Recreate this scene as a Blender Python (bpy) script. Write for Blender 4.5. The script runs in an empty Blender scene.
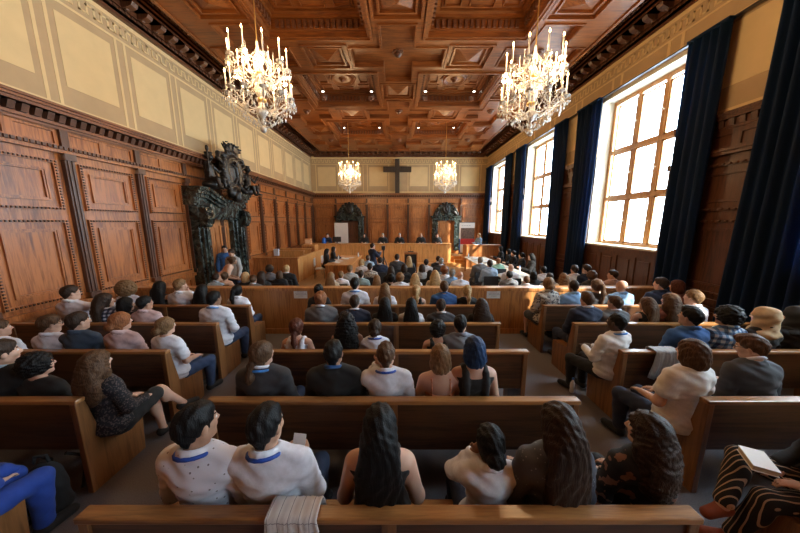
import bpy, math, random
import numpy as np
from mathutils import Vector, Matrix
R = math.radians
random.seed(7)
SC = bpy.context.scene
COL = SC.collection

# ------------------------------------------------------------------ camera, light, exposure
CAM = (0.06, 0.0, 2.5)
cd = bpy.data.cameras.new('camera'); cam = bpy.data.objects.new('camera', cd); COL.objects.link(cam)
cd.sensor_width = 36; cd.sensor_fit = 'HORIZONTAL'; cd.lens = 12.0; cd.clip_start = 0.05; cd.clip_end = 200
cam.location = CAM; cam.rotation_euler = (R(90 - 9.4), 0, 0)
SC.camera = cam
SC.view_settings.view_transform = 'Standard'; SC.view_settings.look = 'None'
SC.view_settings.gamma = 1.0; SC.view_settings.use_curve_mapping = False
SC.view_settings.exposure = 0.12
W = bpy.data.worlds.new('sky'); SC.world = W; W.use_nodes = True
_bg = W.node_tree.nodes['Background']
_bg.inputs[0].default_value = (0.68, 0.84, 1.0, 1); _bg.inputs[1].default_value = 22.0
sd = bpy.data.lights.new('sun', 'SUN'); sun = bpy.data.objects.new('sun', sd); COL.objects.link(sun)
sd.energy = 16; sd.angle = R(1.2); sd.color = (1.0, 0.93, 0.84)
sun.rotation_euler = Vector((-0.64, 0.70, -0.60)).to_track_quat('-Z', 'Y').to_euler()
sun.location = (12, -4, 8)
WIN = [2.75, 7.5, 12.25, 17.0]           # the four windows on the right wall the camera can see
WINA = WIN + [-2.0]                      # plus an added, unseen one behind the camera for fill daylight           # window centres along the right wall
WHALF = 1.22; WZ0, WZ1 = 1.86, 5.97
for c in WINA:                            # portals: they only guide the sampling of the sky
    ld = bpy.data.lights.new('window_portal', 'AREA'); ld.shape = 'RECTANGLE'; ld.size = 4.1; ld.size_y = 2.44
    ld.cycles.is_portal = True
    lo = bpy.data.objects.new('window_portal', ld); COL.objects.link(lo)
    lo.location = (6.77, c, 3.92); lo.rotation_euler = (0, R(90), 0)
CANDLE_W = 48.0
DOWN_W = 1.6
SC.cycles.max_bounces = 7; SC.cycles.diffuse_bounces = 4; SC.cycles.glossy_bounces = 3
SC.cycles.transmission_bounces = 4; SC.cycles.transparent_max_bounces = 8
SC.cycles.caustics_reflective = False; SC.cycles.caustics_refractive = False
SC.cycles.sample_clamp_indirect = 8.0
SC.cycles.use_denoising = True

CP, SP = math.cos(R(9.4)), math.sin(R(9.4)); F = 266.667
def ray(u, v):
    dv = v - 266.5
    return (u - 400.0, F*CP - dv*SP, -F*SP - dv*CP)
def at(u, v, Y):                          # a pixel seen at depth Y -> point
    d = ray(u, v); k = Y / d[1]
    return (CAM[0] + d[0]*k, Y, CAM[2] + d[2]*k)

# ------------------------------------------------------------------ object helpers
def tag(o, label=None, cat=None, group=None, kind=None):
    if label: o['label'] = label
    if cat: o['category'] = cat
    if group: o['group'] = group
    if kind: o['kind'] = kind
    return o
def empty(name, loc=(0, 0, 0), rz=0.0, label=None, cat=None, group=None):
    o = bpy.data.objects.new(name, None); COL.objects.link(o)
    o.empty_display_size = 0.1; o.location = loc; o.rotation_euler = (0, 0, rz)
    return tag(o, label, cat, group)
def link(name, me, parent=None):
    o = bpy.data.objects.new(name, me); COL.objects.link(o)
    if parent is not None: o.parent = parent
    return o
def copy_tree(o, parent=None):
    c = o.copy(); COL.objects.link(c)
    if parent is not None: c.parent = parent
    for ch in o.children: copy_tree(ch, c)
    return c
class MB:
    def __init__(s): s.v = []; s.f = []
    def box(s, x0, x1, y0, y1, z0, z1):
        n = len(s.v)
        s.v += [(x0,y0,z0),(x1,y0,z0),(x1,y1,z0),(x0,y1,z0),(x0,y0,z1),(x1,y0,z1),(x1,y1,z1),(x0,y1,z1)]
        s.f += [(n,n+3,n+2,n+1),(n+4,n+5,n+6,n+7),(n,n+1,n+5,n+4),(n+1,n+2,n+6,n+5),(n+2,n+3,n+7,n+6),(n+3,n,n+4,n+7)]
        return s
    def poly(s, pts): n = len(s.v); s.v += list(pts); s.f.append(tuple(range(n, n+len(pts)))); return s
    def prism(s, prof, f0, f1):           # prof: 2-D outline, f0/f1 map (a,b)->xyz for both ends
        n = len(s.v); k = len(prof)
        s.v += [f0(a, b) for a, b in prof] + [f1(a, b) for a, b in prof]
        s.f.append(tuple(range(n+k-1, n-1, -1))); s.f.append(tuple(range(n+k, n+2*k)))
        for i in range(k): j = (i+1) % k; s.f.append((n+i, n+j, n+k+j, n+k+i))
        return s
    def lathe(s, prof, cx=0, cy=0, cz=0, n=12):
        b = len(s.v); m = len(prof)
        for r, z in prof:
            for i in range(n):
                a = 2*math.pi*i/n; s.v.append((cx+r*math.cos(a), cy+r*math.sin(a), cz+z))
        for j in range(m-1):
            for i in range(n):
                k = (i+1) % n; s.f.append((b+j*n+i, b+j*n+k, b+(j+1)*n+k, b+(j+1)*n+i))
        s.f.append(tuple(b+i for i in range(n-1, -1, -1))); s.f.append(tuple(b+(m-1)*n+i for i in range(n)))
        return s
    def tube(s, pts, r, n=8, r1=None):
        pts = [Vector(p) for p in pts]; b = len(s.v); m = len(pts); up = Vector((0.123, 0.31, 0.94))
        for j, p in enumerate(pts):
            t = (pts[min(j+1, m-1)] - pts[max(j-1, 0)]).normalized()
            a = t.cross(up)
            if a.length < 1e-3: a = t.cross(Vector((1, 0, 0)))
            a.normalize(); c = t.cross(a)
            rr = r if r1 is None else r + (r1-r)*j/(m-1)
            for i in range(n):
                g = 2*math.pi*i/n; q = p + a*(rr*math.cos(g)) + c*(rr*math.sin(g)); s.v.append(tuple(q))
        for j in range(m-1):
            for i in range(n):
                k = (i+1) % n; s.f.append((b+j*n+i, b+j*n+k, b+(j+1)*n+k, b+(j+1)*n+i))
        s.f.append(tuple(b+i for i in range(n-1, -1, -1))); s.f.append(tuple(b+(m-1)*n+i for i in range(n)))
        return s
    def ball(s, c, r, n=8, m=5):
        rx, ry, rz = r if isinstance(r, tuple) else (r, r, r)
        prof = [(math.sin(math.pi*(j+.15)/(m+.3)), -math.cos(math.pi*(j+.15)/(m+.3))) for j in range(m+1)]
        b = len(s.v)
        s.lathe(prof, n=n)
        for i in range(b, len(s.v)):
            x, y, z = s.v[i]; s.v[i] = (c[0]+x*rx, c[1]+y*ry, c[2]+z*rz)
        return s
    def octa(s, c, r, h):
        n = len(s.v); x, y, z = c
        s.v += [(x,y,z-h),(x+r,y,z+h*.25),(x,y+r,z+h*.25),(x-r,y,z+h*.25),(x,y-r,z+h*.25),(x,y,z+h*.7)]
        for i in range(4):
            j = (i+1) % 4; s.f += [(n, n+1+j, n+1+i), (n+5, n+1+i, n+1+j)]
        return s
    def mesh(s, name, mat, smooth=False):
        me = bpy.data.meshes.new(name); me.from_pydata(s.v, [], s.f)
        mats = mat if isinstance(mat, (list, tuple)) else [mat]
        for m in mats: me.materials.append(m)
        if smooth: me.shade_smooth()
        me.update(); return me
    def build(s, name, mat, parent=None, smooth=False, bevel=0):
        o = link(name, s.mesh(name, mat, smooth), parent)
        if bevel:
            b = o.modifiers.new('bevel', 'BEVEL'); b.width = bevel; b.segments = 2; b.limit_method = 'ANGLE'
        return o
def relief(rects, s0, s1, t0, t1, fn, mb=None):
    """A carved panel: painter's rectangles (a0,a1,b0,b1,depth) over a plane, with real steps between depths."""
    mb = mb or MB()
    S = sorted({round(min(max(q, s0), s1), 4) for r in rects for q in r[:2]} | {s0, s1})
    T = sorted({round(min(max(q, t0), t1), 4) for r in rects for q in r[2:4]} | {t0, t1})
    H = [[0.0]*(len(T)-1) for _ in range(len(S)-1)]
    for i in range(len(S)-1):
        for j in range(len(T)-1):
            a = (S[i]+S[i+1])/2; b = (T[j]+T[j+1])/2
            for r in rects:
                if r[0] <= a <= r[1] and r[2] <= b <= r[3]: H[i][j] = r[4]
    for i in range(len(S)-1):
        for j in range(len(T)-1):
            h = H[i][j]; a0, a1, b0, b1 = S[i], S[i+1], T[j], T[j+1]
            mb.poly([fn(a0,b0,h), fn(a1,b0,h), fn(a1,b1,h), fn(a0,b1,h)])
            if i+1 < len(S)-1 and abs(H[i+1][j]-h) > 1e-5:
                g = H[i+1][j]; mb.poly([fn(a1,b0,h), fn(a1,b0,g), fn(a1,b1,g), fn(a1,b1,h)])
            if j+1 < len(T)-1 and abs(H[i][j+1]-h) > 1e-5:
                g = H[i][j+1]; mb.poly([fn(a0,b1,h), fn(a1,b1,h), fn(a1,b1,g), fn(a0,b1,g)])
    return mb

# ------------------------------------------------------------------ materials
_M = {}
def _nt(name):
    m = bpy.data.materials.new(name); m.use_nodes = True; nt = m.node_tree
    return m, nt, nt.nodes['Principled BSDF']
def plain(name, col, rough=0.6, metal=0.0, spec=0.5, noise=0.12, scale=18, bump=0.0, sheen=0.0, coat=0.0):
    if name in _M: return _M[name]
    m, nt, b = _nt(name); N = nt.nodes; L = nt.links
    tc = N.new('ShaderNodeTexCoord'); n = N.new('ShaderNodeTexNoise'); n.inputs['Scale'].default_value = scale
    n.inputs['Detail'].default_value = 4; L.new(tc.outputs['Object'], n.inputs['Vector'])
    r = N.new('ShaderNodeValToRGB'); r.color_ramp.elements[0].position = .3; r.color_ramp.elements[1].position = .75
    r.color_ramp.elements[0].color = (*[c*(1-noise) for c in col], 1); r.color_ramp.elements[1].color = (*[min(1, c*(1+noise)) for c in col], 1)
    L.new(n.outputs['Fac'], r.inputs['Fac']); L.new(r.outputs['Color'], b.inputs['Base Color'])
    b.inputs['Roughness'].default_value = rough; b.inputs['Metallic'].default_value = metal
    b.inputs['Specular IOR Level'].default_value = spec
    if sheen: b.inputs['Sheen Weight'].default_value = sheen
    if coat: b.inputs['Coat Weight'].default_value = coat; b.inputs['Coat Roughness'].default_value = .15
    if bump:
        bp = N.new('ShaderNodeBump'); bp.inputs['Strength'].default_value = bump; bp.inputs['Distance'].default_value = .01
        L.new(n.outputs['Fac'], bp.inputs['Height']); L.new(bp.outputs['Normal'], b.inputs['Normal'])
    _M[name] = m; return m
def wood(name, dark, light, axis='z', rough=.38, coat=.25, figure=1.0):
    if name in _M: return _M[name]
    m, nt, b = _nt(name); N = nt.nodes; L = nt.links
    tc = N.new('ShaderNodeTexCoord'); mp = N.new('ShaderNodeMapping')
    k = {'x': (.6, 9, 9), 'y': (9, .6, 9), 'z': (9, 9, .6)}[axis]
    mp.inputs['Scale'].default_value = k; L.new(tc.outputs['Object'], mp.inputs['Vector'])
    n = N.new('ShaderNodeTexNoise'); n.inputs['Scale'].default_value = 2.2; n.inputs['Detail'].default_value = 7
    n.inputs['Distortion'].default_value = 1.2*figure; L.new(mp.outputs['Vector'], n.inputs['Vector'])
    n2 = N.new('ShaderNodeTexNoise'); n2.inputs['Scale'].default_value = 14; n2.inputs['Detail'].default_value = 3
    L.new(mp.outputs['Vector'], n2.inputs['Vector'])
    n3 = N.new('ShaderNodeTexNoise'); n3.inputs['Scale'].default_value = .9; n3.inputs['Detail'].default_value = 2
    L.new(tc.outputs['Object'], n3.inputs['Vector'])
    a = N.new('ShaderNodeMath'); a.operation = 'MULTIPLY_ADD'; a.inputs[1].default_value = .35
    L.new(n2.outputs['Fac'], a.inputs[0]); L.new(n.outputs['Fac'], a.inputs[2])
    a2 = N.new('ShaderNodeMath'); a2.operation = 'MULTIPLY_ADD'; a2.inputs[1].default_value = .45
    L.new(n3.outputs['Fac'], a2.inputs[0]); L.new(a.outputs[0], a2.inputs[2])
    r = N.new('ShaderNodeValToRGB'); r.color_ramp.elements[0].position = .68; r.color_ramp.elements[1].position = 1.12 if False else 1.0
    r.color_ramp.elements[0].color = (*dark, 1); r.color_ramp.elements[1].color = (*light, 1)
    L.new(a2.outputs[0], r.inputs['Fac']); L.new(r.outputs['Color'], b.inputs['Base Color'])
    b.inputs['Roughness'].default_value = rough; b.inputs['Coat Weight'].default_value = coat; b.inputs['Coat Roughness'].default_value = .22
    bp = N.new('ShaderNodeBump'); bp.inputs['Strength'].default_value = .12; bp.inputs['Distance'].default_value = .004
    L.new(n2.outputs['Fac'], bp.inputs['Height']); L.new(bp.outputs['Normal'], b.inputs['Normal'])
    _M[name] = m; return m
def emit(name, col, strength, sample=True):
    if name in _M: return _M[name]
    m = bpy.data.materials.new(name); m.use_nodes = True; nt = m.node_tree; nt.nodes.clear()
    e = nt.nodes.new('ShaderNodeEmission'); o = nt.nodes.new('ShaderNodeOutputMaterial')
    e.inputs[0].default_value = (*col, 1); e.inputs[1].default_value = strength; nt.links.new(e.outputs[0], o.inputs[0])
    if not sample: m.cycles.emission_sampling = 'NONE'
    _M[name] = m; return m
def marble(name):
    m, nt, b = _nt(name); N = nt.nodes; L = nt.links
    tc = N.new('ShaderNodeTexCoord'); n = N.new('ShaderNodeTexNoise'); n.inputs['Scale'].default_value = 3.2
    n.inputs['Detail'].default_value = 9; n.inputs['Distortion'].default_value = 2.2; n.inputs['Roughness'].default_value = .68
    L.new(tc.outputs['Object'], n.inputs['Vector'])
    r = N.new('ShaderNodeValToRGB'); e = r.color_ramp.elements
    e[0].position = .45; e[0].color = (.010, .012, .011, 1); e[1].position = .82; e[1].color = (.30, .34, .32, 1)
    x = e.new(.58); x.color = (.060, .080, .070, 1)
    L.new(n.outputs['Fac'], r.inputs['Fac']); L.new(r.outputs['Color'], b.inputs['Base Color'])
    b.inputs['Roughness'].default_value = .22
    return m
def glass_pane(name):
    m = bpy.data.materials.new(name); m.use_nodes = True; nt = m.node_tree; nt.nodes.clear(); N = nt.nodes
    t = N.new('ShaderNodeBsdfTransparent'); g = N.new('ShaderNodeBsdfGlossy'); g.inputs['Roughness'].default_value = .03
    f = N.new('ShaderNodeLayerWeight'); f.inputs[0].default_value = .06; x = N.new('ShaderNodeMixShader'); o = N.new('ShaderNodeOutputMaterial')
    t.inputs[0].default_value = (.96, .98, .97, 1)
    nt.links.new(f.outputs['Facing'], x.inputs[0]); nt.links.new(t.outputs[0], x.inputs[1]); nt.links.new(g.outputs[0], x.inputs[2]); nt.links.new(x.outputs[0], o.inputs[0])
    return m
def velvet(name, col):
    m, nt, b = _nt(name); N = nt.nodes; L = nt.links
    b.inputs['Base Color'].default_value = (*col, 1); b.inputs['Roughness'].default_value = .75
    b.inputs['Specular IOR Level'].default_value = .25
    b.inputs['Sheen Weight'].default_value = .10; b.inputs['Sheen Tint'].default_value = (.15, .5, .9, 1)
    tc = N.new('ShaderNodeTexCoord'); n = N.new('ShaderNodeTexNoise'); n.inputs['Scale'].default_value = 160; L.new(tc.outputs['Object'], n.inputs['Vector'])
    bp = N.new('ShaderNodeBump'); bp.inputs['Strength'].default_value = .2; bp.inputs['Distance'].default_value = .002
    L.new(n.outputs['Fac'], bp.inputs['Height']); L.new(bp.outputs['Normal'], b.inputs['Normal'])
    t = N.new('ShaderNodeBsdfTranslucent'); t.inputs[0].default_value = (.015, .17, .40, 1)
    x = N.new('ShaderNodeMixShader'); x.inputs[0].default_value = .27; o = N['Material Output']
    L.new(b.outputs[0], x.inputs[1]); L.new(t.outputs[0], x.inputs[2]); L.new(x.outputs[0], o.inputs[0])
    return m
def crystal(name):
    m, nt, b = _nt(name)
    b.inputs['Base Color'].default_value = (1, .95, .86, 1); b.inputs['Roughness'].default_value = .08
    b.inputs['Transmission Weight'].default_value = .45; b.inputs['IOR'].default_value = 1.55; b.inputs['Specular IOR Level'].default_value = .9
    return m
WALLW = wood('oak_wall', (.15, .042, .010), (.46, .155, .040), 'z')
WALLX = wood('oak_rail', (.105, .034, .013), (.28, .100, .038), 'y')
WALLB = wood('oak_back', (.19, .062, .017), (.50, .195, .058), 'z')
CARVE = wood('oak_carved_dark', (.045, .017, .008), (.12, .045, .020), 'z', .45)
CEIL = wood('oak_ceiling', (.085, .021, .004), (.25, .075, .014), 'x', .42, .12)
WALLR = wood('oak_wall_shaded', (.042, .014, .006), (.12, .042, .016), 'z')  # darker copy of the wall oak, its backlit shade put into the colour
CEILD = wood('oak_ceiling_dark', (.055, .020, .008), (.16, .055, .022), 'y', .45)
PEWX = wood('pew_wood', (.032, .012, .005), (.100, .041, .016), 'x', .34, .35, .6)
PEWT = wood('pew_wood_lit', (.16, .062, .016), (.40, .18, .055), 'x', .30, .4, .6)  # lighter copy of the pew wood, light on the rails put into the colour
PEWE = wood('pew_end_lit', (.11, .045, .015), (.27, .120, .042), 'z', .34, .3, .6)  # same pew wood again, the lit aisle side put into its colour
BARW = wood('barrier_wood', (.26, .098, .026), (.54, .24, .075), 'z', .32, .35)
BENW = wood('bench_wood', (.42, .18, .050), (.72, .36, .12), 'z', .35, .3)
WINW = wood('window_oak', (.34, .15, .048), (.58, .29, .10), 'z', .4)
CREAM = plain('painted_plaster_tan', (.50, .345, .185), .8, noise=.06, scale=3)
CREAML = plain('painted_plaster_light', (.74, .545, .275), .8, noise=.04, scale=3)
PLAST = plain('window_reveal_plaster', (.62, .56, .44), .8, noise=.04, scale=4)
CARPET = plain('grey_carpet', (.16, .152, .165), .95, noise=.25, scale=120, bump=.3)
PARQ = wood('parquet', (.22, .12, .055), (.44, .27, .13), 'y', .4)
MARB = marble('dark_green_marble')
BRONZE = plain('black_bronze', (.022, .020, .018), .34, metal=.35, noise=.5, scale=14, bump=.3)
GLASS = glass_pane('window_glass')
VELV = velvet('blue_velvet', (.004, .017, .050))
CRYS = crystal('crystal')
GOLD = plain('gilt_brass', (.78, .52, .20), .28, metal=.9, noise=.08)
CANDLE = plain('candle_sleeve', (.85, .78, .64), .5, noise=.03)
BLACK = plain('black_plastic', (.02, .02, .022), .45)
METAL = plain('dark_metal', (.10, .10, .11), .35, metal=.8)
WHITE = plain('white_paper', (.80, .80, .79), .7, noise=.02)

# ------------------------------------------------------------------ room shell
YB, YF, XW, ZT = 19.5, -3.6, 6.2, 6.95
def struct(name, mb, mat, parent=None, **k):
    o = mb.build(name, mat, parent, **k)
    if parent is None: o['kind'] = 'structure'
    return o
FL = struct('floor', MB().box(-6.5, 6.8, YF-.3, 5.85, -.2, 0), CARPET)
struct('floor_parquet', MB().box(-6.5, 6.8, 5.85, YB+.3, -.2, 0), PARQ)
WL = struct('wall_left', MB().box(-6.5, -6.2, YF, YB, 0, 8.0), CREAM)
WB = struct('wall_back', MB().box(-6.5, 6.8, YB, YB+.3, 0, 8.0), CREAM)
WF = struct('wall_front', MB().box(-6.5, 6.8, YF-.3, YF, 0, 8.0), WALLW)
m = MB()
ys = [YF] + [q for c in sorted(WINA) for q in (c-1.25, c+1.25)] + [YB]
for i in range(0, len(ys), 2): m.box(6.2, 6.75, ys[i], ys[i+1], 0, 8.0)
for c in WINA: m.box(6.2, 6.75, c-1.25, c+1.25, 0, 1.80); m.box(6.2, 6.75, c-1.25, c+1.25, 6.05, 8.0)
WR = struct('wall_right', m, PLAST)

def bay(a, b, lo=0.0, pil=True, dado=True):
    r = [(a,b,lo,4.5,.05)]
    if dado:
        r += [(a,b,0,.25,.11),(a,b,.25,.30,.08),(a+.2,b-.2,.36,.86,.08),(a+.24,b-.24,.40,.82,.045),(a+.3,b-.3,.46,.76,.07),(a,b,.93,1.02,.12)]
    for z0, z1 in ((1.10, 2.55), (2.72, 3.60)):
        r += [(a+.17,b-.17,z0,z1,.095),(a+.225,b-.225,z0+.055,z1-.055,.055),(a+.33,b-.33,z0+.16,z1-.16,.085),(a+.36,b-.36,z0+.19,z1-.19,.075),(a+.385,b-.385,z0+.215,z1-.215,.045)]
    r += [(a,b,3.74,3.80,.13),(a,b,3.80,3.85,.16),(a,b,3.85,4.15,.07),(a+.12,(a+b)/2-.07,3.9,4.10,.045),((a+b)/2+.07,b-.12,3.9,4.10,.045)]
    return r
def cornice_rects(s0, s1):
    return [(s0,s1,4.15,4.20,.12),(s0,s1,4.20,4.25,.17),(s0,s1,4.25,4.37,.14),(s0,s1,4.37,4.42,.34),(s0,s1,4.42,4.46,.38),(s0,s1,4.46,4.50,.42)]
def beads(m, fn, a, b, z0, z1, d, step):
    w = step*.62; h = .036
    def put(s, t, ls, lt):
        m.prism([(s-ls/2, t-lt/2), (s+ls/2, t-lt/2), (s+ls/2, t+lt/2), (s-ls/2, t+lt/2)],
                lambda p, q: fn(p, q, d-.003), lambda p, q: fn(s+(p-s)*.6, t+(q-t)*.6, d+.022))
    n = max(1, int((b-a)/step))
    for i in range(n+1):
        s = a+(b-a)*i/n; put(s, z0, w, h); put(s, z1, w, h)
    n = max(1, int((z1-z0)/step))
    for i in range(1, n):
        t = z0+(z1-z0)*i/n; put(a, t, h, w); put(b, t, h, w)
def panelling(parent, fn, edges, wmat, skip=(), lo=0.0, detail=lambda a: .06, cut=None):
    """One bay at a time: carved panel, its bead moulding, the pilaster between bays."""
    for i in range(len(edges)-1):
        a, b = edges[i], edges[i+1]
        if (i in skip): continue
        relief(bay(a, b), a, b, 0, 4.2, fn).build('wall_panel', wmat, parent)
        st = detail(a); mb_ = MB()
        for z0, z1 in ((1.10, 2.55), (2.72, 3.60)): beads(mb_, fn, a+.197, b-.197, z0+.027, z1-.027, .095, st)
        mb_.build('bead_moulding', CARVE, parent)
    for i, a in enumerate(edges):
        if (i in skip and i-1 in skip): continue
        q = relief([(a-.075,a+.075,1.02,3.74,.13),(a-.045,a+.045,1.02,3.74,.15),(a-.02,a+.02,1.02,3.74,.135),(a-.09,a+.09,3.62,3.74,.17),(a-.09,a+.09,1.02,1.14,.17),(a-.06,a+.06,3.85,4.15,.12)], a-.09, a+.09, 1.0, 4.15, fn)
        q.build('pilaster', CARVE if detail(a) < .2 else wmat, parent)
def cornice(name, fn, s0, s1, mat, parent, dstep=.16):
    relief(cornice_rects(s0, s1), s0, s1, 4.15, 4.5, fn).build(name, mat, parent)
    top = MB(); top.poly([fn(s0,4.5,0), fn(s1,4.5,0), fn(s1,4.5,.42), fn(s0,4.5,.42)]); top.poly([fn(s0,4.37,.14), fn(s1,4.37,.14), fn(s1,4.37,.34), fn(s0,4.37,.34)])
    top.build('cornice_shelf', mat, parent)
    d = MB(); n = int((s1-s0)/dstep)
    for i in range(n):
        s = s0+dstep*(i+.5)
        d.prism([(s-.045,4.25),(s+.045,4.25),(s+.045,4.37),(s-.045,4.37)], lambda p,q: fn(p,q,.13), lambda p,q: fn(p,q,.27 if q > 4.3 else .22))
    d.build('dentil_row', CARVE, parent)
    e = MB(); n = int((s1-s0)/.075)
    for i in range(n):
        s = s0+.075*(i+.5)
        e.prism([(s-.024,3.80),(s+.024,3.80),(s+.024,3.85),(s-.024,3.85)], lambda p,q: fn(p,q,.155), lambda p,q: fn(p,q,.185))
    e.build('egg_moulding', CARVE, parent)
def painted(parent, fn, s0, s1, starts, w, top=True, lo=4.55):
    m = MB()
    def rect(a, b, c, d, h=.006):
        if b > a: m.prism([(a,c),(b,c),(b,d),(a,d)], lambda p,q: fn(p,q,-.002), lambda p,q: fn(p,q,h))
    rect(s0, s1, lo, lo+.12); rect(s0, s1, 6.47, 6.52); rect(s0, s1, 6.86, 6.95)
    for a in starts:
        rect(a, a+w, 5.02, 6.30)
        rect(a-.155, a-.10, lo+.12, 6.47); rect(a+w+.10, a+w+.155, lo+.12, 6.47)
    s = s0+.05
    while s < s1-.3:                       # the key pattern under the ceiling
        for q in ((s, s+.04, 6.60, 6.80), (s, s+.17, 6.76, 6.80), (s+.13, s+.17, 6.60, 6.80), (s+.13, s+.28, 6.60, 6.64)): rect(*q)
        s += .26
    m.build('painted_panels', CREAML, parent)

fL = lambda s, t, h: (-6.2+h, s, t)
fR = lambda s, t, h: (6.2-h, s, t)
fB = lambda s, t, h: (s, YB-h, t)
fB2 = lambda s, t, h: (s, YB-.05-(h-.05)*1.8, t)
PE = [5.2+1.38*k for k in range(-6, 11)]
PE = [q for q in PE if q > YF] + [YB]
PE[0] = max(PE[0], YF)
pi7 = min(range(len(PE)), key=lambda i: abs(PE[i]-7.96))
panelling(WL, fL, PE, WALLW, skip=(pi7,), detail=lambda a: .05 if a < 8 else .12)
relief([(7.96,9.34,0,4.5,.04)], PE[pi7], PE[pi7+1], 0, 4.2, fL).build('wall_panel', WALLW, WL)
cornice('cornice', fL, YF, YB, WALLX, WL)
painted(WL, fL, YF, YB, [5.5+1.4*k for k in range(-6, 10)], .95)
BE = [-6.1, -4.45]; 
panelling(WB, fB2, [-6.15, -4.5], WALLB, detail=lambda a: .12)
panelling(WB, fB2, [-2.55, -2.3, -.83, .64, 2.12, 2.3][1:5], WALLB, detail=lambda a: .12)
panelling(WB, fB2, [4.4, 6.1], WALLB, detail=lambda a: .12)
for a, b in ((-4.5, -2.3), (2.12, 4.4)):
    relief([(a,b,0,4.5,.05),(a,b,3.74,3.80,.13),(a,b,3.80,3.85,.16)], a, b, 0, 4.2, fB).build('wall_panel', WALLB, WB)
cornice('cornice', fB, -6.1, 6.1, WALLX, WB)
painted(WB, fB, -6.1, 6.1, [-5.65, -4.15, -2.65, .95, 2.45, 3.95][0:0] + [-5.7, -3.9, -2.1, .75, 2.55, 4.35], 1.25)
# right wall: piers and dados
piers = [(YF, -3.25), (-.75, WIN[0]-1.25)] + [(WIN[i]+1.25, WIN[i+1]-1.25) for i in range(3)] + [(WIN[3]+1.25, YB)]
for a, b in piers:
    n = max(1, round((b-a)/2.3)); ed = [a+(b-a)*i/n for i in range(n+1)]
    ed[0] += .1; ed[-1] -= .1
    if b-a < .5: ed = [a, b]
    elif b-a < 1.4: ed = [ed[0], ed[-1]]
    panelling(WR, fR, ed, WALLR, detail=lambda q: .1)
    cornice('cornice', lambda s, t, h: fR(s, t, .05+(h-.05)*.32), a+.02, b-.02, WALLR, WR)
    pl = MB().box(6.185, 6.2, a, b, 4.5, 6.15); pl.build('painted_pier', CREAM, WR)
    st = [ed[i]+.25 for i in range(len(ed)-1)]
    m = MB()
    for i in range(len(ed)-1):
        c0, c1 = ed[i]+.12, ed[i+1]-.12
        m.box(6.178, 6.186, c0, c0+.06, 4.6, 6.1); m.box(6.178, 6.186, c1-.06, c1, 4.6, 6.1); m.box(6.178, 6.186, c0+.35, c1-.35, 5.0, 6.1)
    m.box(6.178, 6.186, a, b, 4.5, 4.6)
    m.build('painted_panels', CREAML, WR)
for c in WINA:
    a, b = c-1.25, c+1.25
    r = [(a,b,0,1.80,.05),(a,b,0,.25,.11),(a,b,1.70,1.80,.09)]
    for k in range(4):
        s0 = a+.08+k*.6
        r += [(s0+.05,s0+.52,.40,1.6,.02),(s0+.12,s0+.45,.48,1.52,.04)]
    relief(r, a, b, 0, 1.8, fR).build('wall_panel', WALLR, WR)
# frieze band over the windows
MB().box(6.13, 6.2, YF, YB, 6.15, 6.95).build('frieze_band', CREAM, WR)
m = MB(); fr2 = lambda s, t, h: (6.13-h, s, t)
def rr(a, b, c, d): m.box(6.124, 6.131, a, b, c, d)
rr(YF, YB, 6.15, 6.22); rr(YF, YB, 6.50, 6.54); rr(YF, YB, 6.86, 6.95)
s = YF+.1
while s < YB-.3:
    for q in ((s, s+.04, 6.60, 6.80), (s, s+.17, 6.76, 6.80), (s+.13, s+.17, 6.60, 6.80), (s+.13, s+.28, 6.60, 6.64)): rr(*q)
    s += .26
s = YF+.4
while s < YB-1: rr(s, s+.07, 6.22, 6.5); rr(s+.3, s+.37, 6.22, 6.5); s += 1.6
m.build('painted_panels', CREAML, WR)
MB().box(6.05, 6.13, YF, YB, 6.13, 6.16).build('curtain_rail', METAL, WR)

# windows
WFR = WINW
for i, c in enumerate(WINA):  # the last one is the added rear window, out of view
    w = empty('window_%d' % (i+1), (6.6, c, WZ0)); w['kind'] = 'structure'
    f = MB(); H = WZ1-WZ0
    f.box(-.05,.05,-1.25,-1.16,-.06,H+.08); f.box(-.05,.05,1.16,1.25,-.06,H+.08)
    f.box(-.05,.05,-1.16,1.16,-.06,.05); f.box(-.05,.05,-1.16,1.16,H-.03,H+.08)
    cw = 2.32/3; rh = (H-.02)/3
    for k in (1, 2): f.box(-.03,.03,-1.16+cw*k-.05,-1.16+cw*k+.05,0,H)
    for k in (1, 2): f.box(-.04,.03,-1.16,1.16,rh*k-.05,rh*k+.05)
    f.build('window_frame', WFR, w, bevel=.008)
    for a in range(3):
        for b in range(3):
            y0 = -1.16+cw*a+.05; y1 = -1.16+cw*(a+1)-.05; z0 = rh*b+.05; z1 = rh*(b+1)-.05
            g = MB(); t = .045
            g.box(-.01,.02,y0,y0+t,z0,z1); g.box(-.01,.02,y1-t,y1,z0,z1); g.box(-.01,.02,y0,y1,z0,z0+t); g.box(-.01,.02,y0,y1,z1-t,z1)
            ym = (y0+y1)/2; g.box(.006,.016,ym-.009,ym+.009,z0,z1)
            for q in (1, 2): zq = z0+(z1-z0)*q/3; g.box(.006,.016,y0,y1,zq-.009,zq+.009)
            sh = g.build('casement', WFR, w)
            MB().box(.008,.012,y0+t,y1-t,z0+t,z1-t).build('pane', GLASS, sh)
    k = MB()
    for a in (1, 2):
        for b in range(3): k.ball((-.05, -1.16+cw*a, rh*(b+.5)), .022)
    k.build('window_knobs', plain('white_knob', (.8,.78,.7), .3), w, smooth=True)
    MB().box(6.08, 6.56, c-1.3, c+1.3, 1.80, 1.85).build('window_sill', PLAST, WR, bevel=.01)
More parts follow.
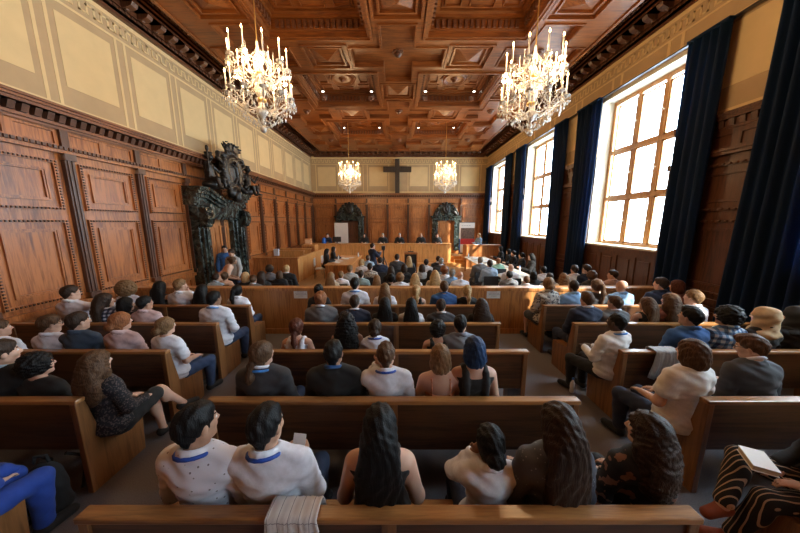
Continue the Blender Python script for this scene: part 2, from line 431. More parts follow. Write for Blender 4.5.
# curtains
def curtain(y0, y1, label, seed):
    rnd = random.Random(seed); n = int((y1-y0)*70); m = MB(); zs = [.06, .5, 1.5, 2.6, 3.7, 4.8, 5.7, 6.12]
    ph = [rnd.uniform(0, 6) for _ in range(3)]
    for j, z in enumerate(zs):
        sq = 1 - .06*math.sin(z*.5+ph[0])
        for i in range(n+1):
            t = i/n; y = (y0+y1)/2 + ((t-.5)*(y1-y0))*sq
            x = 5.98 + .055*math.sin(t*(y1-y0)*2*math.pi/.16 + .5*math.sin(z*.7+ph[1])) + .02*math.sin(t*23+ph[2]+z*.4)
            m.v.append((x, y, z))
    for j in range(len(zs)-1):
        for i in range(n): a = j*(n+1)+i; m.f.append((a, a+1, a+n+2, a+n+1))
    t = empty('curtain', (5.98, (y0+y1)/2, 0), 0, label, 'curtain', 'blue window curtains')
    for q in range(len(m.v)): x, y, z = m.v[q]; m.v[q] = (x-5.98, y-(y0+y1)/2, z)
    o = m.build('drape', VELV, t, smooth=True); md = o.modifiers.new('s', 'SOLIDIFY'); md.thickness = .006
    MB().box(-.06, .06, -(y1-y0)/2, (y1-y0)/2, 6.08, 6.13).build('heading_tape', VELV, t)
cl = ['dark blue curtain at the far right edge, sunlight on its folds', 'long dark blue curtain left of the nearest, largest window, with a bright sunlit edge',
      'dark blue curtain on the far side of the middle window, a thin bright edge', 'narrow dark blue curtain at the far corner, beside the farthest window']
cn = ['dark blue curtain on the camera side of the window beyond the right frame edge', 'broad dark blue curtain covering the camera-side edge of the nearest visible window',
      'dark blue curtain covering the camera-side edge of the middle window', 'dark blue curtain covering the camera-side edge of the farthest window']
for i, c in enumerate(WIN):
    curtain(c+1.05, c+2.05, cl[i], i); curtain(c-2.1, c-1.38, cn[i], i+9)

# ------------------------------------------------------------------ ceiling
CE = struct('ceiling', MB().box(-6.5, 6.8, YF-.3, YB+.3, 7.85, 8.05), CEILD)
fC = lambda s, t, h: (s, t, 7.1+h)
rc = [(-6.2, 6.2, YF, YB, .34), (-5.15, 5.15, YF, 18.35, -.04), (-5.08, 5.08, YF, 18.28, 0)]
cxs = (-1.98, 1.98); cys = (2.4, 6.4, 10.4, 14.4); bys = (-3.6, .4, 4.4, 8.4, 12.4, 16.4); bxs = (-3.95, 0, 3.95)
def R4(cx, cy, a, b, h): return (cx-a, cx+a, cy-b, cy+b, h)
for y in bys:
    for x in bxs:
        x1 = 1.0 if abs(x) > 1 else 1.28
        for g, h in ((.055, -.035), (.02, -.02), (0, .13)):
            for q in (R4(x, y, x1+g, .40+g, h), R4(x, y, .42+g, 1.26+g, h)): rc.append(q)
        if g == 0: pass
for y in cys + (-1.6,):
    for x in bxs:
        rc += [R4(x, y, .60, .58, -.03), R4(x, y, .54, .52, .05), R4(x, y, .44, .42, .0), R4(x, y, .40, .38, .06)]
for y in bys:
    for x in cxs:
        rc += [R4(x, y, .62, .56, -.03), R4(x, y, .56, .50, .05), R4(x, y, .46, .40, .0), R4(x, y, .42, .36, .06)]
for y in cys + (-1.6,):
    for x in cxs:
        rc += [R4(x, y, 1.34, 1.26, -.05), R4(x, y, 1.28, 1.20, -.02), R4(x, y, 1.22, 1.14, .12), R4(x, y, 1.16, 1.08, .34), R4(x, y, 1.08, 1.0, .40),
               R4(x, y, .98, .90, .46), R4(x, y, .94, .86, .43)]
        for sx in (-1, 1):
            for sy in (-1, 1): rc += [R4(x+sx*.68, y+sy*.60, .20, .19, .40), R4(x+sx*.68, y+sy*.60, .17, .16, .45)]
            rc += [R4(x+sx*.72, y, .16, .28, .40), R4(x+sx*.72, y, .13, .25, .45)]
        for sy in (-1, 1): rc += [R4(x, y+sy*.68, .30, .14, .40), R4(x, y+sy*.68, .27, .11, .45)]
for x in (-3.95, -1.98, 0, 1.98, 3.95): rc += [R4(x, 17.9, .7, .22, -.03), R4(x, 17.9, .64, .16, .08)]
relief(rc, -6.2, 6.2, YF, YB, fC).build('coffer_frame', CEIL, CE)
for y in cys + (-1.6,):
    for x in bxs:
        p = MB(); z = 7.16; a = .36
        q = [(x-a,y-a,z),(x+a,y-a,z),(x+a,y+a,z),(x-a,y+a,z)]
        for i in range(4): p.poly([q[i], q[(i+1)%4], (x, y, z-.15)])
        p.build('pyramid_boss', CEIL, CE)
for y in bys:
    for x in cxs:
        p = MB(); z = 7.16; a = .38; b = .33
        q = [(x-a,y-b,z),(x+a,y-b,z),(x+a,y+b,z),(x-a,y+b,z)]
        for i in range(4): p.poly([q[i], q[(i+1)%4], (x, y, z-.15)])
        p.build('pyramid_boss', CEIL, CE)
    for x in bxs:
        MB().lathe([(.16,.02),(.16,-.02),(.11,-.03),(.10,-.08),(.05,-.12),(.01,-.13)], x, y, 7.22, 14).build('ceiling_boss', CEILD, CE, smooth=False)
for y in cys:
    for x in cxs:
        d = MB(); k = int(2.2/.14)
        for i in range(k):
            s = -1.05+.14*i+.02
            for sy in (-1, 1):
                yy = y+sy*1.09; d.box(x+s, x+s+.075, min(yy, yy-sy*.07), max(yy, yy-sy*.07), 7.24, 7.40)
            if abs(s) < 1.02:
                for sx in (-1, 1):
                    xx = x+sx*1.17; d.box(min(xx, xx-sx*.07), max(xx, xx-sx*.07), y+s*.97, y+s*.97+.07, 7.24, 7.40)
        d.build('coffer_dentils', CEILD, CE)
        md = MB().lathe([(.50,.02),(.50,-.03),(.47,-.05),(.43,-.03)], x, y, 7.54, 8)
        md.lathe([(.40,.02),(.40,-.05),(.36,-.07),(.26,-.02),(.15,.0),(.13,-.05),(.08,-.07),(.06,-.13),(.02,-.15)], x, y, 7.54, 24)
        md.build('ceiling_medallion', CEIL, CE, smooth=False)
# cove at the walls with modillions
def cove(fn, s0, s1, name='cove_moulding'):
    m = relief([(s0,s1,6.95,7.02,.10),(s0,s1,7.02,7.08,.20),(s0,s1,7.08,7.20,.24),(s0,s1,7.20,7.26,.52),(s0,s1,7.26,7.32,.60),(s0,s1,7.32,7.44,.66)], s0, s1, 6.95, 7.44, fn)
    for z, a, b in ((6.95,0,.10),(7.02,.10,.20),(7.08,.2,.24),(7.20,.24,.52),(7.26,.52,.6),(7.32,.6,.66)):
        m.poly([fn(s0,z,a), fn(s1,z,a), fn(s1,z,b), fn(s0,z,b)])
    m.build(name, CEILD, CE)
    m = MB(); n = int((s1-s0)/.36)
    for i in range(n):
        s = s0+.36*(i+.5)
        m.prism([(.22,7.09),(.34,7.08),(.46,7.13),(.50,7.20),(.22,7.20)], lambda p,q: fn(s-.07,q,p), lambda p,q: fn(s+.07,q,p))
        m.ball(fn(s, 7.10, .30), .055, 6, 4)
    m.build('modillions', CARVE, CE)
    m = MB(); n = int((s1-s0)/.13)
    for i in range(n):
        s = s0+.13*(i+.5); m.prism([(s-.035,7.02),(s+.035,7.02),(s+.035,7.07),(s-.035,7.07)], lambda p,q: fn(p,q,.19), lambda p,q: fn(p,q,.225))
    for i in range(n):
        s = s0+.13*(i+.5); m.prism([(s-.035,7.34),(s+.035,7.34),(s+.035,7.41),(s-.035,7.41)], lambda p,q: fn(p,q,.65), lambda p,q: fn(p,q,.70))
    m.build('cove_beads', CARVE, CE)
cove(fL, YF, YB); cove(fR, YF, YB); cove(fB, -5.9, 5.9)
LENS = emit('downlight_lens', (1.0, .9, .75), 14)
n = 0
for y in cys[2:]:
    for x in cxs:
        for sx in (-1, 1):
            side = 'left' if x < 0 else 'right'
            t = empty('recessed_downlight', (x+sx*.94, y+.86, 7.50), 0,
                      'round white spotlight, %s ceiling coffers, %s far corner of the %s coffer from camera' % (side, 'left' if sx < 0 else 'right', ['first','second','third','fourth'][cys.index(y)]), 'ceiling light', 'recessed coffer spotlights')
            MB().lathe([(.07,.01),(.075,-.015),(.05,-.02),(.05,.0)], n=14).build('trim_ring', METAL, t)
            MB().lathe([(.05,-.004),(.049,-.016),(.01,-.018)], n=14).build('lens', LENS, t)
# platform, steps
struct('platform', MB().box(-5.6, 5.7, 15.0, YB, 0, .2), BENW)
struct('platform_upper', MB().box(-5.4, 3.2, 15.62, YB, .2, .5), BENW)
struct('platform_steps', MB().box(3.2, 3.7, 15.3, 17.2, .2, .36).box(3.2, 3.7, 15.7, 17.2, .36, .52).box(3.7, 5.7, 15.4, 17.2, .2, .5), BENW)

# added unseen block outside, behind the camera: keeps the low sun off the added window
struct('sun_blocker', MB().box(6.85, 11.4, -12, -4.7, -4, 13).box(6.8, 11.5, -12.1, -4.6, 13, 13.4), plain('sun_blocker_render', (.62,.60,.55), .9))

# ------------------------------------------------------------------ signed-distance solids -> meshes
class Field:
    def __init__(s, lo, hi, h):
        s.h = h; s.lo = np.array(lo, np.float32)
        n = np.ceil((np.array(hi)-np.array(lo))/h).astype(int)+1
        s.n = n; s.ax = [s.lo[i]+h*np.arange(n[i], dtype=np.float32) for i in range(3)]
        s.D = np.full(n, 1.0, np.float32)
    def sub(s, lo, hi, m):
        sl = []
        for i in range(3):
            a = int(max(0, np.floor((lo[i]-m-s.lo[i])/s.h))); b = int(min(s.n[i], np.ceil((hi[i]+m-s.lo[i])/s.h)+1))
            if b <= a: return None, None
            sl.append(slice(a, b))
        P = (s.ax[0][sl[0]][:, None, None], s.ax[1][sl[1]][None, :, None], s.ax[2][sl[2]][None, None, :])
        return tuple(sl), P
    def put(s, sl, d, k, op):
        D = s.D[sl]
        if op == 'u':
            if k > 0:
                hh = np.maximum(k-np.abs(D-d), 0)/k; s.D[sl] = np.minimum(D, d)-hh*hh*k*.25
            else: s.D[sl] = np.minimum(D, d)
        elif op == 's':
            if k > 0:
                hh = np.maximum(k-np.abs(D+d), 0)/k; s.D[sl] = np.maximum(D, -d)+hh*hh*k*.25
            else: s.D[sl] = np.maximum(D, -d)
    def cone(s, a, b, ra, rb, k=.02, op='u', flat=None):
        a = np.array(a, np.float32); b = np.array(b, np.float32); m = max(ra, rb)+k+3*s.h
        sl, P = s.sub(np.minimum(a, b), np.maximum(a, b), m)
        if sl is None: return s
        ba = b-a; L = float(ba@ba)+1e-9
        t = np.clip(((P[0]-a[0])*ba[0]+(P[1]-a[1])*ba[1]+(P[2]-a[2])*ba[2])/L, 0, 1)
        dx = P[0]-a[0]-t*ba[0]; dy = P[1]-a[1]-t*ba[1]; dz = P[2]-a[2]-t*ba[2]
        if flat: dx = dx*flat[0]; dy = dy*flat[1]; dz = dz*flat[2]
        d = np.sqrt(dx*dx+dy*dy+dz*dz)-(ra+(rb-ra)*t)
        s.put(sl, d, k, op); return s
    def ell(s, c, r, k=.02, op='u', M=None):
        c = np.array(c, np.float32); m = k+3*s.h; rm = max(r)
        e = np.array([rm]*3) if M is not None else np.array(r)
        sl, P = s.sub(c-e, c+e, m)
        if sl is None: return s
        x, y, z = P[0]-c[0], P[1]-c[1], P[2]-c[2]
        if M is not None:
            x, y, z = (M[0][0]*x+M[1][0]*y+M[2][0]*z, M[0][1]*x+M[1][1]*y+M[2][1]*z, M[0][2]*x+M[1][2]*y+M[2][2]*z)
        k0 = np.sqrt((x/r[0])**2+(y/r[1])**2+(z/r[2])**2)+1e-6
        k1 = np.sqrt((x/r[0]**2)**2+(y/r[1]**2)**2+(z/r[2]**2)**2)+1e-6
        s.put(sl, k0*(k0-1)/k1, k, op); return s
    def cut(s, p, n, k=0.0):              # keep the side the normal points away from
        n = np.array(n, float); n /= np.linalg.norm(n)
        d = (s.ax[0][:, None, None]-p[0])*n[0]+(s.ax[1][None, :, None]-p[1])*n[1]+(s.ax[2][None, None, :]-p[2])*n[2]
        s.D = np.maximum(s.D, d.astype(np.float32)); return s
    def ripple(s, f):
        X, Y, Z = s.ax[0][:, None, None], s.ax[1][None, :, None], s.ax[2][None, None, :]
        s.D = (s.D+f(X, Y, Z)).astype(np.float32); return s
    def mesh(s):
        D = s.D; D[0] = D[-1] = 1; D[:, 0] = D[:, -1] = 1; D[:, :, 0] = D[:, :, -1] = 1
        S = D < 0; nx, ny, nz = (q-1 for q in D.shape)
        cs = S[:-1,:-1,:-1].astype(np.int8)
        tot = np.zeros_like(cs)
        for a in (0,1):
            for b in (0,1):
                for c in (0,1): tot += S[a:nx+a, b:ny+b, c:nz+c]
        act = (tot > 0) & (tot < 8)
        idx = np.full(act.shape, -1, np.int32); I = np.argwhere(act); idx[act] = np.arange(len(I))
        acc = np.zeros((len(I), 3)); cnt = np.zeros(len(I))
        i, j, k = I.T
        for ax in range(3):
            o = [q for q in range(3) if q != ax]
            for a in (0,1):
                for b in (0,1):
                    p = [i.copy(), j.copy(), k.copy()]; p[o[0]] = p[o[0]]+a; p[o[1]] = p[o[1]]+b
                    q = [z.copy() for z in p]; q[ax] = q[ax]+1
                    d0 = D[tuple(p)]; d1 = D[tuple(q)]; m = (d0 < 0) != (d1 < 0)
                    t = np.where(m, d0/(d0-d1+1e-12), 0)
                    base = np.stack(p, 1).astype(float); base[:, ax] += t
                    acc[m] += base[m]; cnt[m] += 1
        V = acc/cnt[:, None]*s.h+s.lo
        Fs = []
        for ax in range(3):
            sa = [slice(None)]*3; sb = [slice(None)]*3; sa[ax] = slice(0, -1); sb[ax] = slice(1, None)
            A = S[tuple(sa)]; B = S[tuple(sb)]; E = np.argwhere(A != B)
            if not len(E): continue
            o = [(ax+1) % 3, (ax+2) % 3]
            E = E[(E[:, o[0]] > 0) & (E[:, o[1]] > 0) & (E[:, o[0]] < D.shape[o[0]]-1) & (E[:, o[1]] < D.shape[o[1]]-1)]
            q = []
            for a, b in ((1,1),(0,1),(0,0),(1,0)):
                e = E.copy(); e[:, o[0]] -= a; e[:, o[1]] -= b; q.append(idx[e[:,0], e[:,1], e[:,2]])
            q = np.stack(q, 1); inside = A[E[:,0], E[:,1], E[:,2]]
            q[~inside] = q[~inside][:, ::-1]
            Fs.append(q)
        return V.astype(np.float32), np.concatenate(Fs).astype(np.int32)
def np_mesh(name, V, Fq, mats, mi=None):
    me = bpy.data.meshes.new(name); n = len(V); m = len(Fq)
    me.vertices.add(n); me.vertices.foreach_set('co', V.ravel())
    me.loops.add(m*4); me.loops.foreach_set('vertex_index', Fq.ravel())
    me.polygons.add(m); me.polygons.foreach_set('loop_start', np.arange(0, m*4, 4, dtype=np.int32))
    me.polygons.foreach_set('loop_total', np.full(m, 4, np.int32))
    for q in mats: me.materials.append(q)
    if mi is not None: me.polygons.foreach_set('material_index', mi.astype(np.int32))
    me.update(calc_edges=True); me.shade_smooth(); return me

# ------------------------------------------------------------------ pews, barrier, court furniture
ROWS = [1.22, 2.16, 3.07, 3.98, 4.89]
RN = ['nearest the camera', 'second from the camera', 'third from the camera', 'fourth from the camera', 'closest to the barrier']
def pew(x0, x1, y, label, left_end=True, right_end=True):
    t = empty('pew', ((x0+x1)/2, y, 0), 0, label, 'bench', 'courtroom spectator pews'); w = (x1-x0)/2
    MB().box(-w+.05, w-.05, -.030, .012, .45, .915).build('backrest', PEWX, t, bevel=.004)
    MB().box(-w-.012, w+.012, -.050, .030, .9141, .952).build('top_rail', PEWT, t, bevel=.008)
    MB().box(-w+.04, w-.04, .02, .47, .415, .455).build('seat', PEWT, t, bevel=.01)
    prof = [(-.045,0),(-.045,.914),(.035,.914),(.06,.75),(.11,.49),(.14,.47),(.485,.45),(.50,.42),(.47,0)]
    for s, on in ((-1, left_end), (1, right_end)):
        if on:
            a, b = (s*w, s*w-s*.055)
            MB().prism(prof, lambda p,q: (a,p,q), lambda p,q: (b,p,q)).build('end_panel', PEWE, t, bevel=.006)
    MB().box(-.04, .04, -.045, -.028, .45, .914).build('backrest_batten', PEWE, t, bevel=.003)
    if w > 1.2: MB().prism([(-.02,0),(-.02,.45),(.40,.42),(.36,0)], lambda p,q: (-.025,p,q), lambda p,q: (.025,p,q)).build('seat_support', PEWX, t)
    return t
for k, y in enumerate(ROWS):
    hw = [1.66, 1.64, 1.62, 1.62, 1.62][k]
    pew(-hw, hw, y, 'brown wooden pew in the middle block, row %s' % RN[k])
    pew(-6.0, -2.80, y, 'dark wooden pew in the left block, row %s' % RN[k])
    pew(2.78, 5.86, y, 'wooden pew in the right block, row %s' % RN[k])
t = empty('barrier', (0, 5.78, 0), 0, 'waist-high brown panelled wooden barrier across the room behind the last pews', 'barrier')
xs = [-6.08, -4.7, -3.25, -1.8, -.35, 1.1, 2.55, 4.0, 5.88]
for i in range(8):
    a, b = xs[i], xs[i+1]
    MB().box(a+.004, b-.004, -.03, .03, 0, 1.0).build('panel', BARW, t, bevel=.004)
MB().box(-6.08, 5.88, -.06, .16, 1.0, 1.075).build('top_rail', BARW, t, bevel=.01)
MB().box(-6.08, 5.88, -.045, -.03, 0, .12).build('skirting', BARW, t)
def notice(x, label):
    t = empty('paper_notice', (x, 5.745, .93), 0, label, 'sign')
    MB().box(-.15, .15, -.004, 0, -.10, .10).build('sheet', WHITE, t)
    m = MB(); ink = plain('grey_ink', (.35,.36,.40), .8)
    for k, (a, b) in enumerate([(-.07,.07),(-.11,.10),(-.10,.11),(-.05,.06)]): 
        x = a
        while x < b: m.box(x, x+.022, -.0055, -.004, .05-.032*k-.006, .05-.032*k+.006); x += .03
    m.build('printed_lines', ink, t)
notice(at(301, 300, 5.75)[0], 'white paper notice fixed to the barrier, left one below the gentleman in grey'.replace(' below the gentleman in grey', ' of two'))
notice(at(493, 300, 5.75)[0], 'white paper notice fixed to the barrier, right one of two')

def desk_front(m, x0, x1, y, z0, z1, step):
    n = max(1, round((x1-x0)/step))
    for i in range(n): m.box(x0+(x1-x0)*i/n+.006, x0+(x1-x0)*(i+1)/n-.006, y-.03, y, z0, z1)
t = empty('judges_bench', (-.9, 15.35, .2), 0, 'long honey-coloured judges bench on the platform below the cross', 'bench')
for i in range(10):
    a = -4.3+.82*i; MB().box(a+.006, a+.814, -.04, 0, 0, 1.04).build('front_panel', BENW, t, bevel=.004)
MB().box(-4.3, 3.9, 0, .05, 0, 1.03).build('carcass', WALLW, t)
MB().box(3.86, 3.9, .0, .9, 0, 1.04).build('side_panel', BENW, t)
MB().box(-4.34, 3.94, -.08, .62, 1.04, 1.09).build('worktop', BENW, t, bevel=.01)
t = empty('witness_desk', (4.6, 14.75, .0), 0, 'reddish wooden desk with closed front near the right corner', 'desk')
MB().box(-.85, 1.0, -.03, .03, 0, 1.22).build('front_panel', WALLB, t, bevel=.005)
MB().box(-.85, -.80, 0, .9, 0, 1.22).build('side_panel', WALLB, t, bevel=.005)
MB().box(-.9, 1.05, -.07, .45, 1.22, 1.27).build('worktop', WALLB, t, bevel=.01)
# dock on the left
t = empty('dock', (-4.2, 11.0, 0), 0, 'long honey-coloured wooden dock enclosure along the left wall', 'enclosure')
m = MB(); desk_front(m, -1.86, 0, .03, 0, 1.0, .62); m.build('front_panel', WALLB, t, bevel=.004)
for i in range(7): MB().box(-.04, 0, .02+.60*i, .60*(i+1), 0, 1.0).build('side_panel', BENW, t, bevel=.004)  # lighter wood than the front: light on the side faces put into the colour
MB().box(-1.86, .03, -.04, .10, 1.0, 1.05).build('front_rail', WALLB, t, bevel=.008)
MB().box(-.10, .03, .10, 4.22, 1.0, 1.05).build('side_rail', BENW, t, bevel=.008)
for k, y in enumerate((12.3, 13.3)):
    t = empty('dock_bench', (-5.2, y, 0), 0, 'light wooden bench inside the dock, %s of two' % ('nearer' if k == 0 else 'farther'), 'bench')
    MB().box(-.7, .8, -.03, .03, .4, 1.16).build('backrest', BENW, t, bevel=.01)
    MB().box(-.72, .82, -.06, .10, 1.16, 1.22).build('top_rail', BENW, t, bevel=.01)
    MB().box(-.7, .8, .03, .45, .40, .45).build('seat', BENW, t)
    for s in (-.66, .72): MB().box(s, s+.05, 0, .42, 0, .42).build('leg', BENW, t)
t = empty('cabinet', (-4.95, 14.9, 0), 0, 'small wooden cabinet at the far end of the dock', 'cabinet')
MB().box(-.35, .35, -.3, .3, 0, 1.30).build('carcass', BENW, t, bevel=.01)
MB().box(-.32, .32, -.32, -.3, .1, 1.2).build('door', WALLB, t, bevel=.01)
t = empty('lamp_box', (-5.05, 14.9, 1.30), 0, 'small pale orange box standing on the cabinet by the left wall', 'box')
MB().box(-.16, .16, -.12, .12, 0, .30).build('body', plain('pale_orange', (.75,.42,.22), .6), t, bevel=.01)
MB().box(-.13, .13, -.125, -.12, .05, .25).build('face', plain('pale_peach', (.85,.62,.42), .6), t)
t = empty('paper_bag', (-5.5, 11.95, 1.02), 0, 'pale blue-white paper bag on the dock rail', 'bag')
MB().prism([(-.10,0),(.10,0),(.11,.3),(-.11,.3)], lambda p,q:(p,-.05,q), lambda p,q:(p,.05,q)).build('body', plain('pale_blue_paper', (.62,.70,.80), .7), t)
MB().tube([(-.05,0,.3),(-.04,0,.37),(.04,0,.37),(.05,0,.3)], .006, 6).build('handle', BLACK, t)
# tables
def table(x0, x1, y0, y1, top, side, label, panels):
    t = empty('table', ((x0+x1)/2, (y0+y1)/2, 0), 0, label, 'table'); a, b = (x1-x0)/2, (y1-y0)/2
    MB().box(-a, a, -b, b, .71, .75).build('tabletop', top, t, bevel=.006)
    if panels:
        MB().box(-a+.03, a-.03, -b+.03, -b+.06, 0, .71).build('end_panel', side, t); MB().box(a-.06, a-.03, -b+.06, b-.05, .02, .71).build('side_panel', side, t)
    for sx in (-1, 1):
        for sy in (-1, 1): MB().box(sx*(a-.08)-.025, sx*(a-.08)+.025, sy*(b-.1)-.025, sy*(b-.1)+.025, 0, .71).build('leg', side, t)
    return t
table(-3.1, -1.98, 10.95, 14.3, BENW, WALLB, 'long orange-brown wooden table left of the aisle in front of the dock', True)
PALE = plain('pale_laminate', (.80, .70, .56), .35)
table(3.35, 4.45, 7.9, 11.0, PALE, WALLB, 'pale long table by the windows, nearer one, covered in papers', False)
table(3.35, 4.45, 11.02, 13.7, PALE, WALLB, 'pale long table by the windows, farther one, below the witness desk', True)
def papers(cx, cy, z, n, sx, sy, label, seed):
    rnd = random.Random(seed)
    t = empty('paper_sheets', (cx, cy, z), 0, label, 'papers'); tag(t, group='loose papers')
    for i in range(n):
        o = MB().box(-.105, .105, -.15, .15, .001, .006).build('sheet', WHITE, t)
        o.location = (rnd.uniform(-sx, sx), rnd.uniform(-sy, sy), .001+.0055*i); o.rotation_euler[2] = rnd.uniform(-.9, .9)
papers(-2.75, 11.8, .75, 5, .18, .35, 'white papers spread on the near end of the left wooden table', 1)
papers(-2.6, 12.9, .75, 5, .25, .4, 'white papers spread on the far part of the left wooden table', 2)
papers(3.9, 8.5, .75, 8, .38, .5, 'white papers spread on the near end of the pale right table', 3)
papers(3.9, 10.0, .75, 9, .38, .6, 'white papers spread halfway along the pale right tables', 4)
papers(3.9, 12.2, .75, 9, .36, .8, 'white papers spread on the farthest pale right table', 5)
JX = [at(u, 240, 15.9)[0] for u in (364.5, 382.8, 399.5, 421, 437)]
for i, x in enumerate(JX):
    papers(x, 15.55, 1.29, 2, .12, .05, 'white papers on the judges bench before the %s figure from the left' % ['first','second','third','fourth','fifth'][i], 20+i)
papers(4.35, 14.85, 1.27, 2, .15, .05, 'white papers on the reddish witness desk', 40)
WATER = plain('clear_bottle', (.75, .80, .84), .1, noise=.02)
def bottle(x, y, z, label):
    t = empty('water_bottle', (x, y, z), 0, label, 'bottle')
    MB().lathe([(.03,0),(.033,.01),(.033,.15),(.014,.19),(.013,.21)], n=12).build('body', WATER, t, smooth=True)
    MB().lathe([(.016,.205),(.016,.235),(.012,.238)], n=12).build('cap', plain('blue_cap', (.05,.2,.6), .4), t, smooth=True)
bottle(-2.1, 13.7, .75, 'clear water bottle on the far end of the left wooden table')
bottle(-2.85, 12.5, .75, 'clear water bottle between papers on the left wooden table')
bottle(3.5, 13.3, .75, 'clear water bottle on the far left corner of the pale tables')
bottle(4.3, 9.3, .75, 'clear water bottle on the pale table before the black-robed women')
b = at(547, 353, 3.6); bottle(2.62, 3.62, 0, 'clear plastic water bottle with blue cap standing on the aisle carpet')
# lectern, tripod camera
x = at(410.7, 252, 12.6)[0]
t = empty('lectern', (x, 12.6, 0), 0, 'wooden lectern with black open back standing before the judges bench', 'lectern')
MB().box(-.31, .31, -.22, .25, 1.05, 1.11).build('top', WALLB, t, bevel=.01)
for s in (-.31, .27): MB().box(s, s+.04, -.2, .22, 0, 1.05).build('side_panel', WALLB, t)
MB().box(-.27, .27, -.12, -.1, .05, 1.02).build('back_panel', BLACK, t)
MB().box(-.25, .25, -.17, -.12, .55, .60).build('shelf', BLACK, t)
MB().tube([(0,.05,1.11),(.0,.0,1.3),(-.05,-.08,1.42)], .008, 6).build('microphone', BLACK, t)
MB().box(-.13, .13, -.10, .08, 1.115, 1.15).build('reading_lamp', BLACK, t)
cx, cy = at(383.5, 250, 10.7)[0], 10.7
t = empty('tripod', (cx, cy, 0), 0, 'black camera tripod beside the standing man in dark suit', 'tripod')
MB().tube([(0,0,.55),(0,0,1.42)], .022, 8).build('column', BLACK, t)
for k in range(3):
    a = math.radians(90+120*k+20); MB().tube([(0,0,1.15),(.42*math.cos(a),.42*math.sin(a),0)], .02, 8, .012).build('leg', BLACK, t)
t = empty('video_camera', (cx, cy, 1.42), 0, 'black video camera mounted on the tripod', 'camera')
MB().box(-.07, .07, -.16, .14, 0, .15).build('body', BLACK, t, bevel=.01)
MB().lathe([(.05,0),(.055,.12),(.045,.12)], n=14).build('lens', BLACK, t).rotation_euler = (R(-90), 0, 0)
MB().tube([(0,-.12,.15),(0,-.1,.21),(0,.08,.21),(0,.1,.15)], .012, 6).build('handle', BLACK, t)
t.children[1].location = (0, .13, .08)
# monitor, chair, figure corner left of the judges
mx, my = at(337, 240, 15.7)[0], 15.7
t = empty('monitor', (mx, my, 1.29), 0, 'black computer monitor on the left end of the judges bench', 'monitor')
MB().box(-.24, .24, -.02, .02, .08, .38).build('screen', BLACK, t, bevel=.005); MB().box(-.03, .03, -.01, .03, 0, .1).build('stand', BLACK, t); MB().box(-.11, .11, -.07, .07, 0, .015).build('base', BLACK, t)
t = empty('blue_jug', (at(323.8, 240, 15.6)[0], 15.6, 1.29), 0, 'bright blue container on the left end of the judges bench', 'container')
MB().lathe([(.11,0),(.12,.05),(.12,.26),(.07,.31),(.06,.33)], n=14).build('body', plain('bright_blue', (.01,.12,.55), .4), t, smooth=True)
MB().tube([(.11,0,.22),(.18,0,.2),(.18,0,.1),(.11,0,.07)], .012, 6).build('handle', plain('bright_blue', (.01,.12,.55), .4), t)
def office_chair(x, y, rz, label, col, z=0, name='chair', grp=None):
    t = empty(name, (x, y, z), rz, label, 'chair', grp)
    MB().box(-.22, .22, -.20, .24, .42, .47).build('seat', col, t, bevel=.02)
    m = MB().box(-.22, .22, -.25, -.215, .55, .92); m.build('backrest', col, t, bevel=.02)
    for sx in (-.19, .19):
        MB().tube([(sx,-.23,0),(sx,-.24,.55),(sx,-.235,.88)], .012, 6).build('leg', METAL, t); MB().tube([(sx,.2,0),(sx,.2,.43)], .012, 6).build('leg', METAL, t)
    return t
BLKF = plain('black_upholstery', (.018,.018,.02), .8, bump=.2)
WHTP = plain('white_plastic', (.72,.74,.78), .4)
office_chair(-3.55, 11.9, R(-80), 'white plastic chair at the left side of the wooden table', WHTP)
office_chair(-3.5, 12.9, R(-85), 'white plastic chair by the dock, farther one', WHTP)
# banners
def banner(x0, x1, y, z0, z1, label):
    t = empty('roll_up_banner', ((x0+x1)/2, y, z0), 0, label, 'banner'); w = (x1-x0)/2; h = z1-z0
    MB().box(-w, w, -.005, .005, 0, h).build('panel', WHITE, t)
    MB().box(-w-.02, w+.02, -.06, .06, -.08, 0).build('base', METAL, t)
    MB().box(-w, w, -.015, .015, h, h+.03).build('top_bar', METAL, t)
    return t, w, h
a, b = at(334.5, 230, 17.2), at(348, 230, 17.2)
t, w, h = banner(a[0], b[0], 17.2, .6, 2.47, 'plain white roll-up screen on the platform before the left dark portal')
m = MB()
for k in range(9):
    m.box(-w+.05+.08*k, -w+.06+.08*k, -.008, -.005, .6, 1.8-.08*k)
m.build('faint_lines', plain('pale_grey_print', (.66,.68,.70), .7), t)
a, b = at(459.3, 230, 16.9), at(474.6, 230, 16.9)
t, w, h = banner(a[0], b[0], 16.9, .6, 2.48, 'roll-up banner with a dark courtroom picture and red lower band')
MB().box(-w+.10, w-.0, -.009, -.005, h-1.0, h-.33).build('picture', plain('picture_crowd', (.16,.11,.09), .6, noise=.95, scale=22), t)
MB().box(-w+.10, w, -.009, -.005, h-1.35, h-1.0).build('red_band', plain('banner_red', (.5,.03,.03), .6, noise=.3), t)
MB().box(-w, -w+.09, -.009, -.005, 0, h-1.0).build('blue_strip', plain('banner_blue', (.03,.12,.42), .6), t)
m = MB()
for k in range(4): m.box(-w+.14+.15*k, -w+.24+.15*k, -.009, -.005, h-.2, h-.17)
m.build('lettering', plain('grey_ink', (.35,.36,.40), .8), t)
